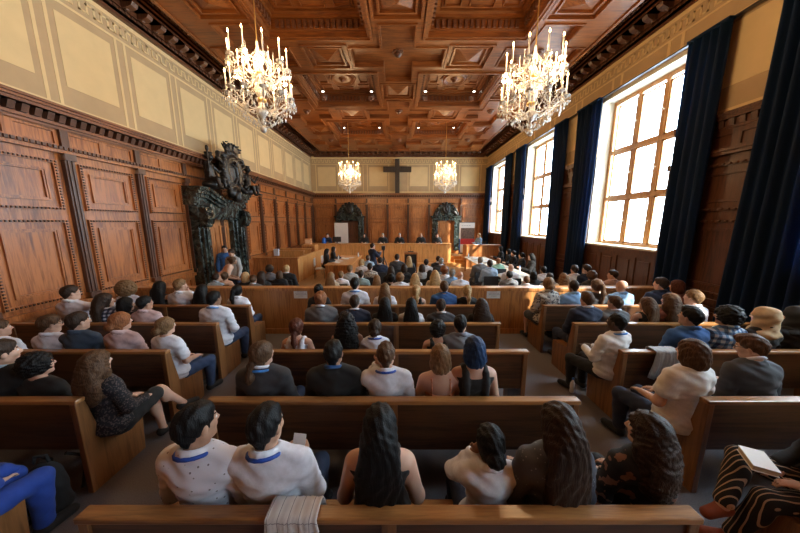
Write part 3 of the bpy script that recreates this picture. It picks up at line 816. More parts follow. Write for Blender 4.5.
# cross
t = empty('cross', (at(397.3, 180, 19.2)[0], 19.22, 4.5), 0, 'large dark wooden cross standing on the cornice of the far wall', 'cross')
DK = wood('cross_wood', (.014,.010,.008), (.04,.026,.018), 'z', .5)
MB().box(-.155, .155, -.09, .09, 0, 2.28).build('upright', DK, t, bevel=.01)
MB().box(-.97, -.156, -.09, .09, 1.42, 1.78).build('arm', DK, t, bevel=.01)
MB().box(.156, .97, -.09, .09, 1.42, 1.78).build('arm', DK, t, bevel=.01)
# far portals
def far_portal(cx, label, sun):
    t = empty('stone_portal', (cx, 19.42, 0), 0, label, 'doorway', 'far wall portals')
    for s in (-1, 1):
        MB().box(*sorted((s*.62, s*.98)), -.30, 0, .5, 2.75).build('jamb', MARB, t, bevel=.02)
        MB().box(*sorted((s*.58, s*.74)), -.36, -.30, .5, 2.6).build('pilaster', MARB, t, bevel=.01)
    m = MB(); m.box(-1.0, 1.0, -.38, 0, 2.62, 2.85); m.box(-1.08, 1.08, -.44, 0, 2.85, 2.95)
    prof = [(-.95,2.95)] + [(-.80*math.cos(math.pi*k/14)*(1 if .2<k/14<.8 else 1.06), 2.95+.86*math.sin(math.pi*k/14)**.8) for k in range(1, 14)] + [(.95,2.95)]
    m.prism(prof, lambda p,q:(p,-.26,q), lambda p,q:(p,0,q)); m.build('pediment', MARB, t, bevel=.02)
    f = Field((-1.0,-.55,2.9), (1.0,.0,4.05), .035)
    f.ell((0,-.32,3.42),(.28,.10,.34),.03); f.ell((0,-.40,3.42),(.17,.06,.22),.02,'s'); f.ell((0,-.36,3.42),(.12,.05,.16),.01)
    for k in range(9):
        a = math.pi*k/8; x, z = .62*math.cos(a), 3.22+.62*math.sin(a); f.ell((x,-.28,z),(.11,.08,.09),.05)
    for s in (-1,1): f.cone((s*.75,-.3,2.98),(s*.5,-.3,3.3),.11,.07,.05); f.ell((s*.8,-.3,3.1),(.1,.09,.16),.04)
    f.ripple(lambda X,Y,Z: .014*np.sin(34*X+5*np.sin(9*Z))*np.sin(31*Z))
    link('carved_crest', np_mesh('carved_crest', *f.mesh(), [BRONZE]), t)
    MB().box(-.62, .62, -.08, -.02, .5, 2.62).build('door_leaf', WALLB if sun else CARVE, t)  # sunlit door gets a lighter wood, the sunlight is put into its colour
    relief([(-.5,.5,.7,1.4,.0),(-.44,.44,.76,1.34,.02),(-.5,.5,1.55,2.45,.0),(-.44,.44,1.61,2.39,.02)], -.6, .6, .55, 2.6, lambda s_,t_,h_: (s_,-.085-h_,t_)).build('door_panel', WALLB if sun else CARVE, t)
far_portal(-3.50, 'dark carved stone portal at the far wall, left one, behind the white screen', False)
far_portal(3.32, 'dark carved stone portal at the far wall, right one, with sunlit door', True)
# ---- large portal on the left wall
def side_portal():
    YC = 9.06
    t = empty('marble_portal', (-6.15, YC, 0), R(-90), 'huge dark green marble portal on the left wall around a panelled door', 'doorway'); t.scale = (.91, 1, 1)
    # local x runs along the wall (+x nearer the camera is -y world), local -y is into the wall => use world-like lambda
    def L(a, d, z): return (-(a), d, z)   # a: along the wall, away from the camera ; d: out of the wall
    def bx(m, a0, a1, d0, d1, z0, z1): m.box(min(-a0,-a1), max(-a0,-a1), d0, d1, z0, z1)
    for s in (-1, 1):
        m = MB(); bx(m, s*.80, s*1.26, -.03, .30, 0, 2.58); m.build('jamb', MARB, t, bevel=.02)
        m = MB(); bx(m, s*.80, s*1.30, .0, .36, 0, .45); bx(m, s*.88, s*1.20, .30, .40, .45, 2.35); bx(m, s*.96, s*1.12, .40, .45, .45, 2.3)
        m.build('pilaster', MARB, t, bevel=.02)
        m = MB(); bx(m, s*.70, s*.80, -.03, .22, 0, 2.6); m.build('inner_frame', MARB, t, bevel=.01)
        f = Field((-1.6,.2,2.1), (1.6,.72,3.1), .03) if False else None
        m = MB()
        m.prism([(.34,2.35),(.56,2.45),(.62,2.62),(.56,2.9),(.34,2.95)], lambda p,q: L(s*.92,p,q), lambda p,q: L(s*1.26,p,q)); m.ball(L(s*1.09,.56,2.78),(.16,.10,.12),10,6); m.ball(L(s*1.09,.50,2.42),(.13,.10,.08),10,6)
        m.build('console', MARB, t, bevel=.015)
    m = MB(); bx(m, -1.27, 1.27, -.03, .34, 2.58, 3.0); bx(m, -.78, .78, .36, .42, 2.66, 2.96); m.build('lintel', MARB, t, bevel=.02)
    m = MB()
    prof = [(-1.52,3.34),(-1.52,3.52),(-.95,3.56),(-.55,3.44),(-.28,3.18),(.28,3.18),(.55,3.44),(.95,3.56),(1.52,3.52),(1.52,3.34),(.9,3.36),(.5,3.22),(.25,3.0),(-.25,3.0),(-.5,3.22),(-.9,3.36)]
    for p0, d1 in ((0, .60), (0, .66)):
        pass
    def strip(z0, z1, d1):
        # cornice that dips toward the middle, cut into short boxes following the curve
        A = [-1.42,-1.2,-.95,-.75,-.6,-.45,-.3,-.15,.15,.3,.45,.6,.75,.95,1.2,1.44]
        Z = lambda a: 0 if abs(a) > .9 else -.34*(1-abs(a)/.9)**.8
        for i in range(len(A)-1):
            a, b = A[i], A[i+1]; q = [(a, z0+Z(a)), (b, z0+Z(b)), (b, z1+Z(b)), (a, z1+Z(a))]
            m.prism(q, lambda p_, q_: L(p_, -.02, q_), lambda p_, q_: L(p_, d1, q_))
    strip(3.0, 3.22, .36); strip(3.22, 3.32, .44); strip(3.32, 3.42, .52); strip(3.42, 3.52, .58)
    m.build('entablature', MARB, t)
    m = MB(); bx(m, -.70, .70, -.03, .05, 0, 2.58); m.build('door_leaf', WALLB, t)
    for a0, a1 in ((-.62, -.04), (.04, .62)):
        relief([(a0,a1,.2,1.1,0),(a0+.06,a1-.06,.26,1.04,.03),(a0,a1,1.25,2.45,0),(a0+.06,a1-.06,1.31,2.39,.03),(a0+.12,a1-.12,1.37,2.33,.015)], a0-.03, a1+.03, .1, 2.55, lambda s_,t_,h_: L(s_,.055+h_,t_)).build('door_panel', WALLB, t)
    # ---- crest: oval shield in a strapwork frame with a plume, and two seated figures, all black bronze
    c = empty('shield_crest', (-5.66, 9.34, 3.47), R(-90), 'black bronze oval shield with leafy plume on top of the marble portal', 'sculpture')
    h = .024
    f = Field((-1.15,-.35,-.45), (1.15,.5,1.95), h)
    tl = Matrix.Rotation(R(-8), 3, 'Y')
    f.ell((0,.08,.86),(.66,.22,.78),.05)
    f.ell((0,.34,.86),(.50,.17,.62),.02,'s'); f.ell((0,.10,.86),(.46,.17,.58),.03)
    for k in range(22):                    # scrolled rim
        a = 2*math.pi*k/22; f.ell((.60*math.cos(a),.16,.86+.72*math.sin(a)),(.085,.07,.085),.03)
    for s in (-1,1):
        pts = [(s*.55,.1,.25),(s*.85,.1,.12),(s*.98,.12,.32),(s*.84,.14,.44),(s*.75,.14,.34)]
        for p,q in zip(pts, pts[1:]): f.cone(p,q,.085,.07,.04)
        pts = [(s*.45,.1,1.45),(s*.72,.1,1.42),(s*.80,.12,1.22),(s*.68,.14,1.15)]
        for p,q in zip(pts, pts[1:]): f.cone(p,q,.08,.06,.04)
    f.ell((0,.12,0.02),(.34,.2,.26),.06); f.ell((0,.26,-.16),(.20,.14,.22),.05); f.ell((0,.3,-.02),(.12,.12,.14),.03)
    # relief figure in the oval
    f.cone((-.05,.27,.60),(.02,.28,1.0),.07,.09,.03); f.ell((.03,.31,1.14),(.07,.06,.08),.02); f.cone((.02,.29,.98),(.22,.29,1.10),.04,.03,.02); f.cone((0,.29,.95),(-.2,.29,.78),.045,.03,.02); f.cone((-.05,.28,.6),(.1,.27,.4),.06,.04,.02); f.cone((-.05,.28,.6),(-.14,.27,.38),.06,.04,.02)
    rnd = random.Random(5)
    for k in range(15):                    # plume of leaves
        a = R(-62+124*k/14); r = .32+.10*(k % 2); x0, z0 = .16*math.sin(a), 1.50+.10*math.cos(a)
        x1, z1 = x0+r*math.sin(a), z0+r*math.cos(a); f.cone((x0,.10,z0),(x1,.16+rnd.uniform(-.08,.08),z1),.075,.035,.02); f.ell((x1,.22,z1),(.05,.06,.04),.02)
    f.ripple(lambda X,Y,Z:   .006*np.sin(40*X+6*np.sin(11*Z))*np.sin(37*Z+3*np.sin(14*X)))
    link('shield', np_mesh('shield', *f.mesh(), [BRONZE]), c); c.scale = (.88, .84, .82)
    def cherub(a, lab, s):
        g = empty('seated_figure', (-5.70, 9.40+a, 3.52), R(-90), lab, 'sculpture')
        f = Field((-.62,-.45,-.1), (.62,.55,1.3), .022)
        # local +x points to the camera; s=+1 turns the figure's back to the shield
        f.ell((0,0,.12),(.30,.24,.15),.05)                       # cushion of drapery
        f.cone((0,0,.30),(s*.04,.0,.62),.16,.14,.06); f.ell((s*.05,.0,.72),(.17,.12,.14),.05)
        f.cone((s*.05,.02,.84),(s*.05,.05,.92),.055,.05,.03)
        f.ell((s*.04,.06,1.02),(.095,.105,.12),.02); f.ell((s*.04,.02,1.06),(.11,.11,.11),.02)
        f.cone((s*.04,.17,1.01),(s*.04,.185,.99),.018,.02,.015); f.ell((s*.04,.03,1.15),(.13,.13,.03),.03)
        f.cone((s*.20,.0,.78),(s*.34,.14,.55),.055,.042,.03); f.cone((s*.34,.14,.55),(s*.42,.26,.80),.042,.03,.02)
        f.cone((-s*.10,.0,.78),(-s*.26,.10,.60),.055,.042,.03); f.cone((-s*.26,.10,.60),(-s*.42,.14,.66),.042,.035,.02)
        f.cone((.09,.05,.26),(.16,.34,.30),.10,.075,.04); f.cone((.16,.34,.30),(.17,.40,.0),.07,.045,.03); f.cone((.17,.40,.0),(.18,.50,-.03),.045,.035,.02)
        f.cone((-.09,.05,.26),(-.14,.32,.34),.10,.075,.04); f.cone((-.14,.32,.34),(-.2,.34,.06),.07,.045,.03); f.cone((-.2,.34,.06),(-.2,.44,.03),.045,.035,.02)
        if s > 0: f.cone((s*.42,.26,.30),(s*.42,.26,1.18),.022,.022,.01); f.ell((s*.42,.26,1.2 if s > 0 else .82),(.05,.05,.10 if s > 0 else .05),.02)
        f.ripple(lambda X,Y,Z: .006*np.sin(45*X+5*np.sin(13*Z))*np.sin(20*Y+4*X)*(Z<.8))
        link('figure_body', np_mesh('figure_body', *f.mesh(), [BRONZE]), g); g.scale = (.92, .92, .90)
    cherub(-.95, 'black bronze seated figure with staff, left of the oval shield', 1)
    cherub(1.0, 'black bronze seated figure with raised arm, right of the oval shield', -1)
side_portal()

# ------------------------------------------------------------------ people
def V3(*a): return np.array(a, float)
def rotx(a):
    c, s = math.cos(a), math.sin(a); return np.array([[1,0,0],[0,c,-s],[0,s,c]])
def rotz(a):
    c, s = math.cos(a), math.sin(a); return np.array([[c,-s,0],[s,c,0],[0,0,1]])
def skeleton(pose, fem):
    """Joints of a figure facing +y; seat plane at z=.455 when sitting."""
    st = pose in ('stand', 'bend', 'standlook')
    hipz = .93 if st else .545
    lean = {'bend': -42, 'look': -12, 'table': -8, 'stand': 0, 'standlook': -6}.get(pose, 3)
    M = rotx(R(lean)); H0 = V3(0, 0, hipz)
    T = lambda x, y, z: H0 + M @ V3(x, y, z)
    sw = .150 if fem else .176
    J = dict(M=M, H0=H0, T=T, sw=sw, st=st)
    J['neck'] = T(0, -.015, .535); J['head'] = J['neck'] + rotx(R(lean*.4)) @ V3(0, .028, .148)
    A = {}
    for s in (-1, 1):
        sh = T(s*sw, -.005, .458)
        if pose in ('lap', 'cross', 'recline'): el = T(s*(sw+.065), .02, .19); ha = V3(s*.10, .27, hipz+.115)
        elif pose == 'side': el = T(s*(sw+.09), -.02, .19); ha = V3(s*(sw+.14), .14, hipz-.03)
        elif pose in ('hold', 'look'): el = T(s*(sw+.05), .05, .20); ha = V3(s*.07, .31, hipz+.20)
        elif pose == 'table': el = T(s*(sw+.07), .12, .22); ha = V3(s*.13, .40, hipz+.27)
        elif pose == 'chinL' and s < 0: el = T(s*(sw+.05), .18, .27); ha = J['head']+V3(-.075, .055, -.10)
        elif pose == 'chinR' and s > 0: el = T(s*(sw+.05), .18, .27); ha = J['head']+V3(.075, .055, -.10)
        elif pose == 'stretch' and s > 0: el = T(sw+.27, .04, .47); ha = T(sw+.52, .06, .45)
        elif pose in ('stand', 'standlook'): el = T(s*(sw+.06), .02, .19); ha = T(s*(sw+.04), .12, -.04)
        elif pose == 'bend': el = T(s*(sw+.05), .12, .22); ha = T(s*.12, .36, .30)
        elif pose == 'film': el = T(s*(sw+.05), .1, .25); ha = V3(s*.08, .34, hipz+.42)
        else: el = T(s*(sw+.065), .02, .19); ha = V3(s*.10, .27, hipz+.115)
        A[s] = (sh, el, ha)
    if pose == 'film': pass
    J['arm'] = A; Lg = {}
    for s in (-1, 1):
        if st or pose == 'film': Lg[s] = (V3(s*.09, 0, hipz-.01), V3(s*.095, .015, .49), V3(s*.10, -.01, .09), V3(s*.12, .14, .035))
        elif pose == 'cross':
            if s > 0: Lg[s] = (V3(.09, .04, .53), V3(.05, .46, .61), V3(.15, .63, .33), V3(.19, .75, .27))
            else: Lg[s] = (V3(-.09, .04, .53), V3(-.05, .46, .50), V3(.02, .46, .10), V3(.03, .60, .045))
        elif pose == 'recline':
            if s > 0: Lg[s] = (V3(.09, .04, .53), V3(.10, .48, .66), V3(-.08, .66, .36), V3(-.12, .76, .30))
            else: Lg[s] = (V3(-.09, .04, .53), V3(-.10, .44, .50), V3(-.06, .56, .10), V3(-.05, .70, .045))
        elif pose == 'aisle': Lg[s] = (V3(s*.09, .04, .53), V3(s*.10-.06, .46, .50), V3(s*.08-.10, .52, .10), V3(s*.08-.12, .66, .045))
        else: Lg[s] = (V3(s*.09, .04, .53), V3(s*.12, .455, .50), V3(s*.11, .43, .10), V3(s*.125, .57, .045))
    J['leg'] = Lg
    return J
if True:
    _sk = skeleton
    def skeleton(pose, fem, _c={}):
        if (pose, fem) not in _c:
            if pose == 'film':
                J = _sk('stand', fem)
                for s in (-1, 1): J['arm'][s] = (J['arm'][s][0], J['T'](s*(J['sw']+.03), .14, .28), J['T'](s*.07, .34, .42))
            else: J = _sk(pose, fem)
            _c[(pose, fem)] = J
        return _c[(pose, fem)]
def torso(f, J, e, fem, low=True, k=.05):
    T = J['T']; M = J['M']
    f.ell(T(0, .0, .37), ((.138 if fem else .158)+e, .098+e, .185+e), k, M=M)
    f.ell(T(0, -.015, .42), ((.125 if fem else .150)+e, .085+e, .10+e), k, M=M)
    f.ell(T(0, .005, .17), ((.118 if fem else .142)+e, .098+e, .17+e), k, M=M)
    if low: g = e+(.020 if .0105 < e else 0); f.ell(T(0, .0, .02), ((.170 if fem else .162)+g, .125+g, .105+g), k, M=M)
    sw = J['sw']
    f.cone(T(-sw+.035, -.012, .462), T(sw-.035, -.012, .462), .054+e, .054+e, k)
    for s in (-1, 1): f.cone(T(s*.03, -.02, .535), T(s*(sw-.03), -.010, .478), .036+e, .040+e, .04)
def arms(f, J, e, upto=1.0, k=.03, tight=1.0):
    """upto 0..1: share of the arm that is covered (1 = wrist)"""
    for s in (-1, 1):
        sh, el, ha = J['arm'][s]
        if upto <= .5:
            t = upto*2; b = sh+(el-sh)*t; f.cone(sh, b, .056+e, .056+e+(.046-.056)*t+(.008 if e > .005 else 0), k)
        else:
            f.cone(sh, el, .054+e, .044+e, k); t = (upto-.5)*2
            f.cone(el, el+(ha-el)*t, .042+e, .042+e+(.028-.042)*t, k)
def hand(f, el, ha, s, h, grip=.5):
    d = (ha-el); d /= np.linalg.norm(d)
    up = V3(0, 0, 1) if abs(d[2]) < .8 else V3(0, 1, 0)
    sd = np.cross(d, up); sd /= np.linalg.norm(sd); n = np.cross(sd, d)     # n: back of the hand
    Mx = np.stack([sd, d, n], 1)
    f.ell(ha+d*.045, (.040, .052, .017), .015, M=Mx)
    for i, (o, L) in enumerate(((-.028, .070), (-.009, .080), (.011, .074), (.029, .058))):
        r = max(.0085, h*.62)
        a = ha+d*.078+sd*o; b = a+(d*math.cos(.5*grip)-n*math.sin(.5*grip))*L*.5; c = b+(d*math.cos(1.9*grip)-n*math.sin(1.9*grip))*L*.5
        f.cone(a, b, r, r*.95, .006); f.cone(b, c, r*.95, r*.85, .004)
    t = -s; a = ha+d*.02+sd*t*.03*(1 if True else 1); b = a+(d*.6+sd*t*.8)*.035-n*.008; c = b+(d*.95+sd*t*.3)*.032-n*.006
    r = max(.0105, h*.65); f.cone(a, b, r*1.2, r, .012); f.cone(b, c, r, r*.85, .005)
HC = {}
def head_T(J, yaw, pitch): return J['head'], rotz(R(yaw)) @ rotx(R(pitch))
def head(f, J, yaw, pitch, fem):
    c, Q = head_T(J, yaw, pitch); P = lambda x, y, z: c + Q @ V3(x, y, z)
    w = .95 if fem else 1.0
    nb = J['neck']; f.cone(nb+V3(0,-.005,-.03), P(0, -.022, -.055), .060*w, .051*w, .03)
    f.ell(P(0, -.012, .028), (.074*w, .093, .085), .02, M=Q)
    f.ell(P(0, .022, -.030), (.060*w, .066, .078), .03, M=Q)
    f.cone(P(0, .045, -.083), P(0, .062, -.090), .030*w, .020, .025)
    for s in (-1, 1):
        f.cone(P(s*.052*w, -.005, -.06), P(s*.015, .06, -.092), .022, .018, .02)
        f.ell(P(s*.036, .055, -.022), (.024, .022, .02), .02, M=Q)
        f.ell(P(s*.030, .090, .008), (.017, .016, .012), .012, 's', M=Q)
        f.ell(P(s*.075*w, -.008, -.008), (.011, .019, .031), .008, M=Q)
    f.cone(P(-.034, .074, .028), P(.034, .074, .028), .011, .011, .012)
    f.cone(P(0, .082, .014), P(0, .103, -.022), .008, .0125, .012)
    f.cone(P(-.012, .090, -.028), P(.012, .090, -.028), .008, .008, .006)
    f.ell(P(0, .080, -.052), (.024, .013, .0065), .006, M=Q); f.ell(P(0, .077, -.063), (.019, .013, .007), .006, M=Q)
_bc = {}
def body_mesh(pose, fem, yaw, pitch, h):
    key = (pose, fem, yaw, pitch, h)
    if key in _bc: return _bc[key]
    J = skeleton(pose, fem); pts = [J['head']+V3(0,0,.12), J['H0']] + [q for a in J['arm'].values() for q in a] + [q for a in J['leg'].values() for q in a]
    P = np.array(pts); f = Field(P.min(0)-.16, P.max(0)+.16, h)
    torso(f, J, 0, fem); arms(f, J, 0)
    for s in (-1, 1): hand(f, J['arm'][s][1], J['arm'][s][2], s, h, .7 if pose in ('chinL','chinR','hold','film') else .4)
    for s in (-1, 1):
        a, b, c, d = J['leg'][s]
        f.cone(a, b, .082, .056, .03); f.cone(b, c, .052, .036, .03); f.ell(b+(c-b)*.3+V3(0,-.015,0), (.05,.05,.10), .03)
        f.cone(c-V3(0,.02,.03), d, .036, .030, .03)
    head(f, J, yaw, pitch, fem)
    V, Q = f.mesh()
    cen = V[Q].mean(1)
    c, M = head_T(J, yaw, pitch); L = (cen-c) @ M
    mi = np.zeros(len(Q), int)
    mi[(abs(L[:,0]) < .023) & (L[:,1] > .07) & (L[:,2] < -.046) & (L[:,2] > -.070)] = 1
    mi[(abs(L[:,0]) < .047) & (abs(L[:,0]) > .014) & (L[:,1] > .062) & (L[:,2] > .029) & (L[:,2] < .036)] = 2
    _bc[key] = np_mesh('body', V, Q, [WHITE, WHITE, WHITE], mi); return _bc[key]
def bottom_mesh(kind, pose, fem, h):
    key = ('b', kind, pose, fem, h)
    if key in _bc: return _bc[key]
    J = skeleton(pose, fem); P = np.array([J['H0']]+[q for a in J['leg'].values() for q in a]); f = Field(P.min(0)-.22, P.max(0)+.22, h)
    f.ell(J['T'](0, 0, .02), ((.170 if fem else .162)+.012, .137, .125), .04)
    for s in (-1, 1):
        a, b, c, d = J['leg'][s]
        if kind == 'skirt': f.cone(a, a+(b-a)*.85, .100, .085, .08)
        else: f.cone(a, b, .098, .072, .03); f.cone(b, c+(b-c)*.08, .070, .058, .03); f.ell(b+(c-b)*.3+V3(0,-.015,0), (.066,.066,.125), .03)
    f.ripple(lambda X, Y, Z: .003*np.sin(55*Y+20*Z)*np.sin(40*X+31*Z))
    _bc[key] = np_mesh('trousers', *f.mesh(), [WHITE]); return _bc[key]
def shoe_mesh(s, pose, fem, h):
    key = ('s', s, pose, fem, h)
    if key in _bc: return _bc[key]
    J = skeleton(pose, fem); a, b, c, d = J['leg'][s]; f = Field(np.minimum(c, d)-.12, np.maximum(c, d)+.12, h)
    z = V3(0, 0, .005); u = (d-c); u[2] = 0; u /= np.linalg.norm(u)+1e-9
    f.cone(c-V3(0,0,.035)-u*.02, d+u*.02+z*0, .047, .040, .02)
    f.ell(c-V3(0,0,.03)-u*.02, (.046,.05,.05), .02); f.cut((0, 0, min(c[2], d[2]+.05)-.088), (0, 0, -1))
    _bc[key] = np_mesh('shoe', *f.mesh(), [WHITE]); return _bc[key]
def top_mesh(kind, pose, fem, h):
    key = ('t', kind, pose, fem, h)
    if key in _bc: return _bc[key]
    J = skeleton(pose, fem); T = J['T']; P = np.array([J['neck'], J['H0']]+[q for a in J['arm'].values() for q in a]); f = Field(P.min(0)-.22, P.max(0)+.14, h)
    e = {'shirt': .017, 'tee': .015, 'blouse': .022, 'jacket': .028, 'robe': .04, 'tank': .010, 'strap': .010}[kind]
    torso(f, J, e, fem)
    if kind in ('shirt',): arms(f, J, .014, .97)
    if kind == 'tee': arms(f, J, .014, .33)
    if kind == 'blouse': arms(f, J, .026, .26)
    if kind in ('jacket', 'robe'):
        arms(f, J, .020 if kind == 'jacket' else .034, .94)
        for s in (-1, 1): f.ell(T(s*J['sw'], -.005, .470), (.066, .068, .052), .03)
        for s in (-1, 1): f.cone(T(s*.035, -.075, .548), T(s*.09, .075, .40), .020, .024, .015)
        f.cone(T(-.04, -.078, .55), T(.04, -.078, .55), .020, .020, .015)
    if kind in ('shirt', 'tee'):
        pass
    if h < .013 or kind not in ('tank', 'strap'):
        a = .0035 if h < .013 else .005
        f.ripple(lambda X, Y, Z: a*np.sin(38*X+9*np.sin(11*Z))*np.sin(27*Z+12*X+5*Y)+a*.7*np.sin(64*Z+26*X))
    n = J['M'] @ V3(0, .25, 1.0); cp = T(0, 0, .585 if kind in ('shirt','jacket','robe') else .56)
    f.cut(cp, n)
    f.ell(J['neck']+V3(0,.01,.045), (.062, .062, .07), .0, 's')
    if kind in ('shirt', 'jacket'):
        nb = J['neck']+J['M'] @ V3(0, -.010, .036); cc = []
        for k in range(13):
            a = 2*math.pi*k/12; cc.append(nb+J['M'] @ V3(.066*math.cos(a), .070*math.sin(a), -.034*math.sin(a)))
        if kind == 'shirt':
            for a, b in zip(cc, cc[1:]): f.cone(a, b, .013, .013, .006); f.cone(a-V3(0,0,.018), b-V3(0,0,.018), .017, .017, .006)
    if kind in ('tank', 'strap'):
        f.cut(T(0, 0, .47 if kind == 'tank' else .36), J['M'] @ V3(0, 0, 1))
        for s in (-1, 1):
            w = .026 if kind == 'tank' else .011; x = .085
            P5 = [T(s*x, -.103, .33), T(s*x, -.104, .43), T(s*x, -.070, .505), T(s*x, -.012, .527), T(s*x, .045, .50), T(s*x, .088, .42)]
            for p, q in zip(P5, P5[1:]): f.cone(p, q, w*(1.25 if kind == 'tank' else .8), w*(1.25 if kind == 'tank' else .8), .008)
    f.cut(J['H0']-J['M'] @ V3(0, 0, (-.06 if kind in ('tank', 'strap') else .055) if not J['st'] else .10), J['M'] @ V3(0, 0, -1))
    _bc[key] = np_mesh('top', *f.mesh(), [WHITE]); return _bc[key]
def ring_mesh(kind, pose, fem):
    key = ('r', kind, pose, fem)
    if key in _bc: return _bc[key]
    J = skeleton(pose, fem); m = MB(); nb = J['neck']; M = J['M']
    r, z0, w = {'lanyard': (.090, .014, .011), 'collar': (.068, .040, .015)}[kind]
    pts = [tuple(nb+M @ V3(r*math.cos(a), r*math.sin(a)*1.06-.004, z0-.035*math.sin(a))) for a in [math.pi*2*k/16+.3 for k in range(17)]]
    m.tube(pts, w, 8)
    if kind == 'lanyard':
        for s in (-1, 1): m.tube([tuple(nb+M @ V3(s*.05, .08, -.02)), tuple(nb+M @ V3(s*.03, .125, -.14)), tuple(nb+M @ V3(0, .128, -.26))], .006, 6)
    _bc[key] = m.mesh(kind, WHITE, True); return _bc[key]
def eye_mesh():
    if 'eye' in _bc: return _bc['eye']
    m = MB(); m.ball((0,0,0), .0125, 12, 8)
    me = m.mesh('eye', [plain('eye_white', (.75,.72,.70), .2, noise=.0), plain('iris_dark', (.03,.018,.01), .15, noise=.0)], True)
    for p in me.polygons:
        if p.center[1] > .0095: p.material_index = 1
    _bc['eye'] = me; return me
def hair_mesh(style, h):
    key = ('h', style, h)
    if key in _bc: return _bc[key]
    lo, hi = {'long': ((-.2,-.24,-.62),(.2,.16,.17)), 'verylong': ((-.2,-.26,-.78),(.2,.16,.17)), 'wavylong': ((-.22,-.26,-.55),(.22,.16,.17)), 'pony': ((-.15,-.28,-.50),(.15,.16,.2)),
              'lowpony': ((-.15,-.26,-.40),(.15,.16,.17)), 'bigcurly': ((-.24,-.26,-.30),(.24,.20,.24)), 'curlylong': ((-.24,-.26,-.50),(.24,.2,.2))}.get(style, ((-.19,-.25,-.28),(.19,.2,.22)))
    f = Field(lo, hi, h); k = .02
    full = style not in ('short', 'buzz', 'quiff', 'fringe')
    if full: f.ell((0, -.014, .030), (.090, .108, .100), k)
    else:
        e = .004 if style == 'buzz' else .010
        f.ell((0, -.018, .036), (.073+e, .092+e, .083+e), k)
        f.cone((0, -.060, .0), (0, -.052, -.062), .052+e*.4, .040, .03)
        for s in (-1, 1): f.cone((s*.052, -.03, .0), (s*.056, .004, .004), .026+e*.3, .016, .02)
        if style == 'short': f.ell((0, .0, .075), (.064, .080, .050), k)
        if style == 'quiff': f.ell((0, .0, .078), (.066, .082, .054), k); f.ell((.012, .052, .098), (.052, .040, .030), k)
        f.ell((0, .112, -.040), (.10, .100, .096), .012, 's'); f.ell((0, .055, -.085), (.12, .060, .068), .02, 's')
        f.cut((0, -.09, -.085), (0, -.2, -1))
    if full:
        f.ell((0, -.02, -.03), (.082, .086, .09), .03)
    if style == 'bob':
        f.ell((0, -.025, -.06), (.100, .104, .105), .04); f.cut((0, -.02, -.135), (0, -.1, -1))
    if style in ('long', 'verylong'):
        L = -.34 if style == 'long' else -.50
        f.ell((0, -.055, -.07), (.105, .085, .13), .04)
        f.ell((0, -.118, L*.58), (.132, .048, -L*.62), .05); f.ell((0, -.128, L*.98), (.128, .038, .17), .05)
    if style in ('wavylong', 'curlylong'):
        f.ell((0, -.045, -.06), (.125, .10, .14), .04); f.ell((0, -.105, -.22), (.155, .075, .20), .05)
        for s in (-1, 1): f.cone((s*.10, .0, -.08), (s*.115, -.05, -.30), .04, .035, .03)
    if style == 'bigcurly': f.ell((0, -.03, .0), (.165, .155, .17), .03)
    if style == 'curly': f.ell((0, -.02, .02), (.11, .12, .12), .03)
    if style in ('pony',):
        f.ell((0, -.125, .03), (.028, .03, .03), .02); f.cone((0, -.13, .02), (0, -.165, -.12), .035, .038, .03); f.cone((0, -.165, -.12), (.01, -.14, -.34), .038, .018, .03)
    if style == 'lowpony':
        f.ell((0, -.105, -.05), (.028, .03, .025), .02); f.cone((0, -.115, -.07), (.01, -.14, -.17), .034, .036, .03); f.cone((.01, -.14, -.17), (0, -.13, -.28), .036, .015, .03)
    if style == 'bun': f.ell((0, -.115, .055), (.05, .045, .048), .012)
    if style == 'lowbun': f.ell((0, -.12, -.035), (.058, .045, .05), .012)
    if style == 'topbun': f.ell((0, -.06, .13), (.05, .05, .042), .012)
    if style == 'bald': pass
    if full:                               # open the face
        f.ell((0, .10, -.035), (.066, .085, .092), .012, 's'); f.cone((0, .09, -.10), (0, .07, -.32), .075, .11, .02, 's')
    if full and style in ('pony', 'lowpony', 'bun', 'lowbun', 'topbun'):
        f.cone((-.2, .03, -.11), (.2, .03, -.11), .052, .052, .02, 's'); f.cone((-.2, .0, -.17), (.2, .0, -.17), .075, .075, .02, 's') if style != 'lowpony' else None
    if 'curly' in style or style == 'wavylong':
        a = .011 if 'curly' in style else .006
        f.ripple(lambda X, Y, Z: a*np.sin(85*X+7*np.sin(22*Z))*np.sin(70*Z+5*np.sin(30*X))+a*.6*np.sin(100*Y+9*np.sin(25*Z)))
    else:
        a = .0032
        f.ripple(lambda X, Y, Z: a*np.sin(135*X+5*np.sin(11*Z+8*X)+30*Y)+a*.7*np.sin(95*Y+70*X+9*np.sin(14*Z))+a*(.25 if style in ('long','verylong','bob') else .9)*np.sin(38*X+31*Z)*np.sin(33*Y+2))
    _bc[key] = np_mesh('hair', *f.mesh(), [WHITE]); return _bc[key]
def hijab_mesh(h):
    key = ('h', 'hijab', h)
    if key in _bc: return _bc[key]
    f = Field((-.26,-.26,-.30), (.26,.24,.2), h)
    f.ell((0, -.015, .025), (.098, .118, .112), .03); f.ell((0, -.02, -.09), (.10, .105, .12), .05); f.ell((0, -.02, -.19), (.17, .13, .07), .06)
    f.ell((0, .105, -.015), (.060, .07, .085), .012, 's')
    f.ripple(lambda X, Y, Z: .006*np.sin(60*Z+28*np.abs(X)+22*Y)+.003*np.sin(40*X+50*Z))
    _bc[key] = np_mesh('headscarf', *f.mesh(), [WHITE]); return _bc[key]
SKIN = {'p': (.60,.36,.26), 'm': (.46,.26,.17), 't': (.30,.16,.095), 'd': (.060,.032,.021)}
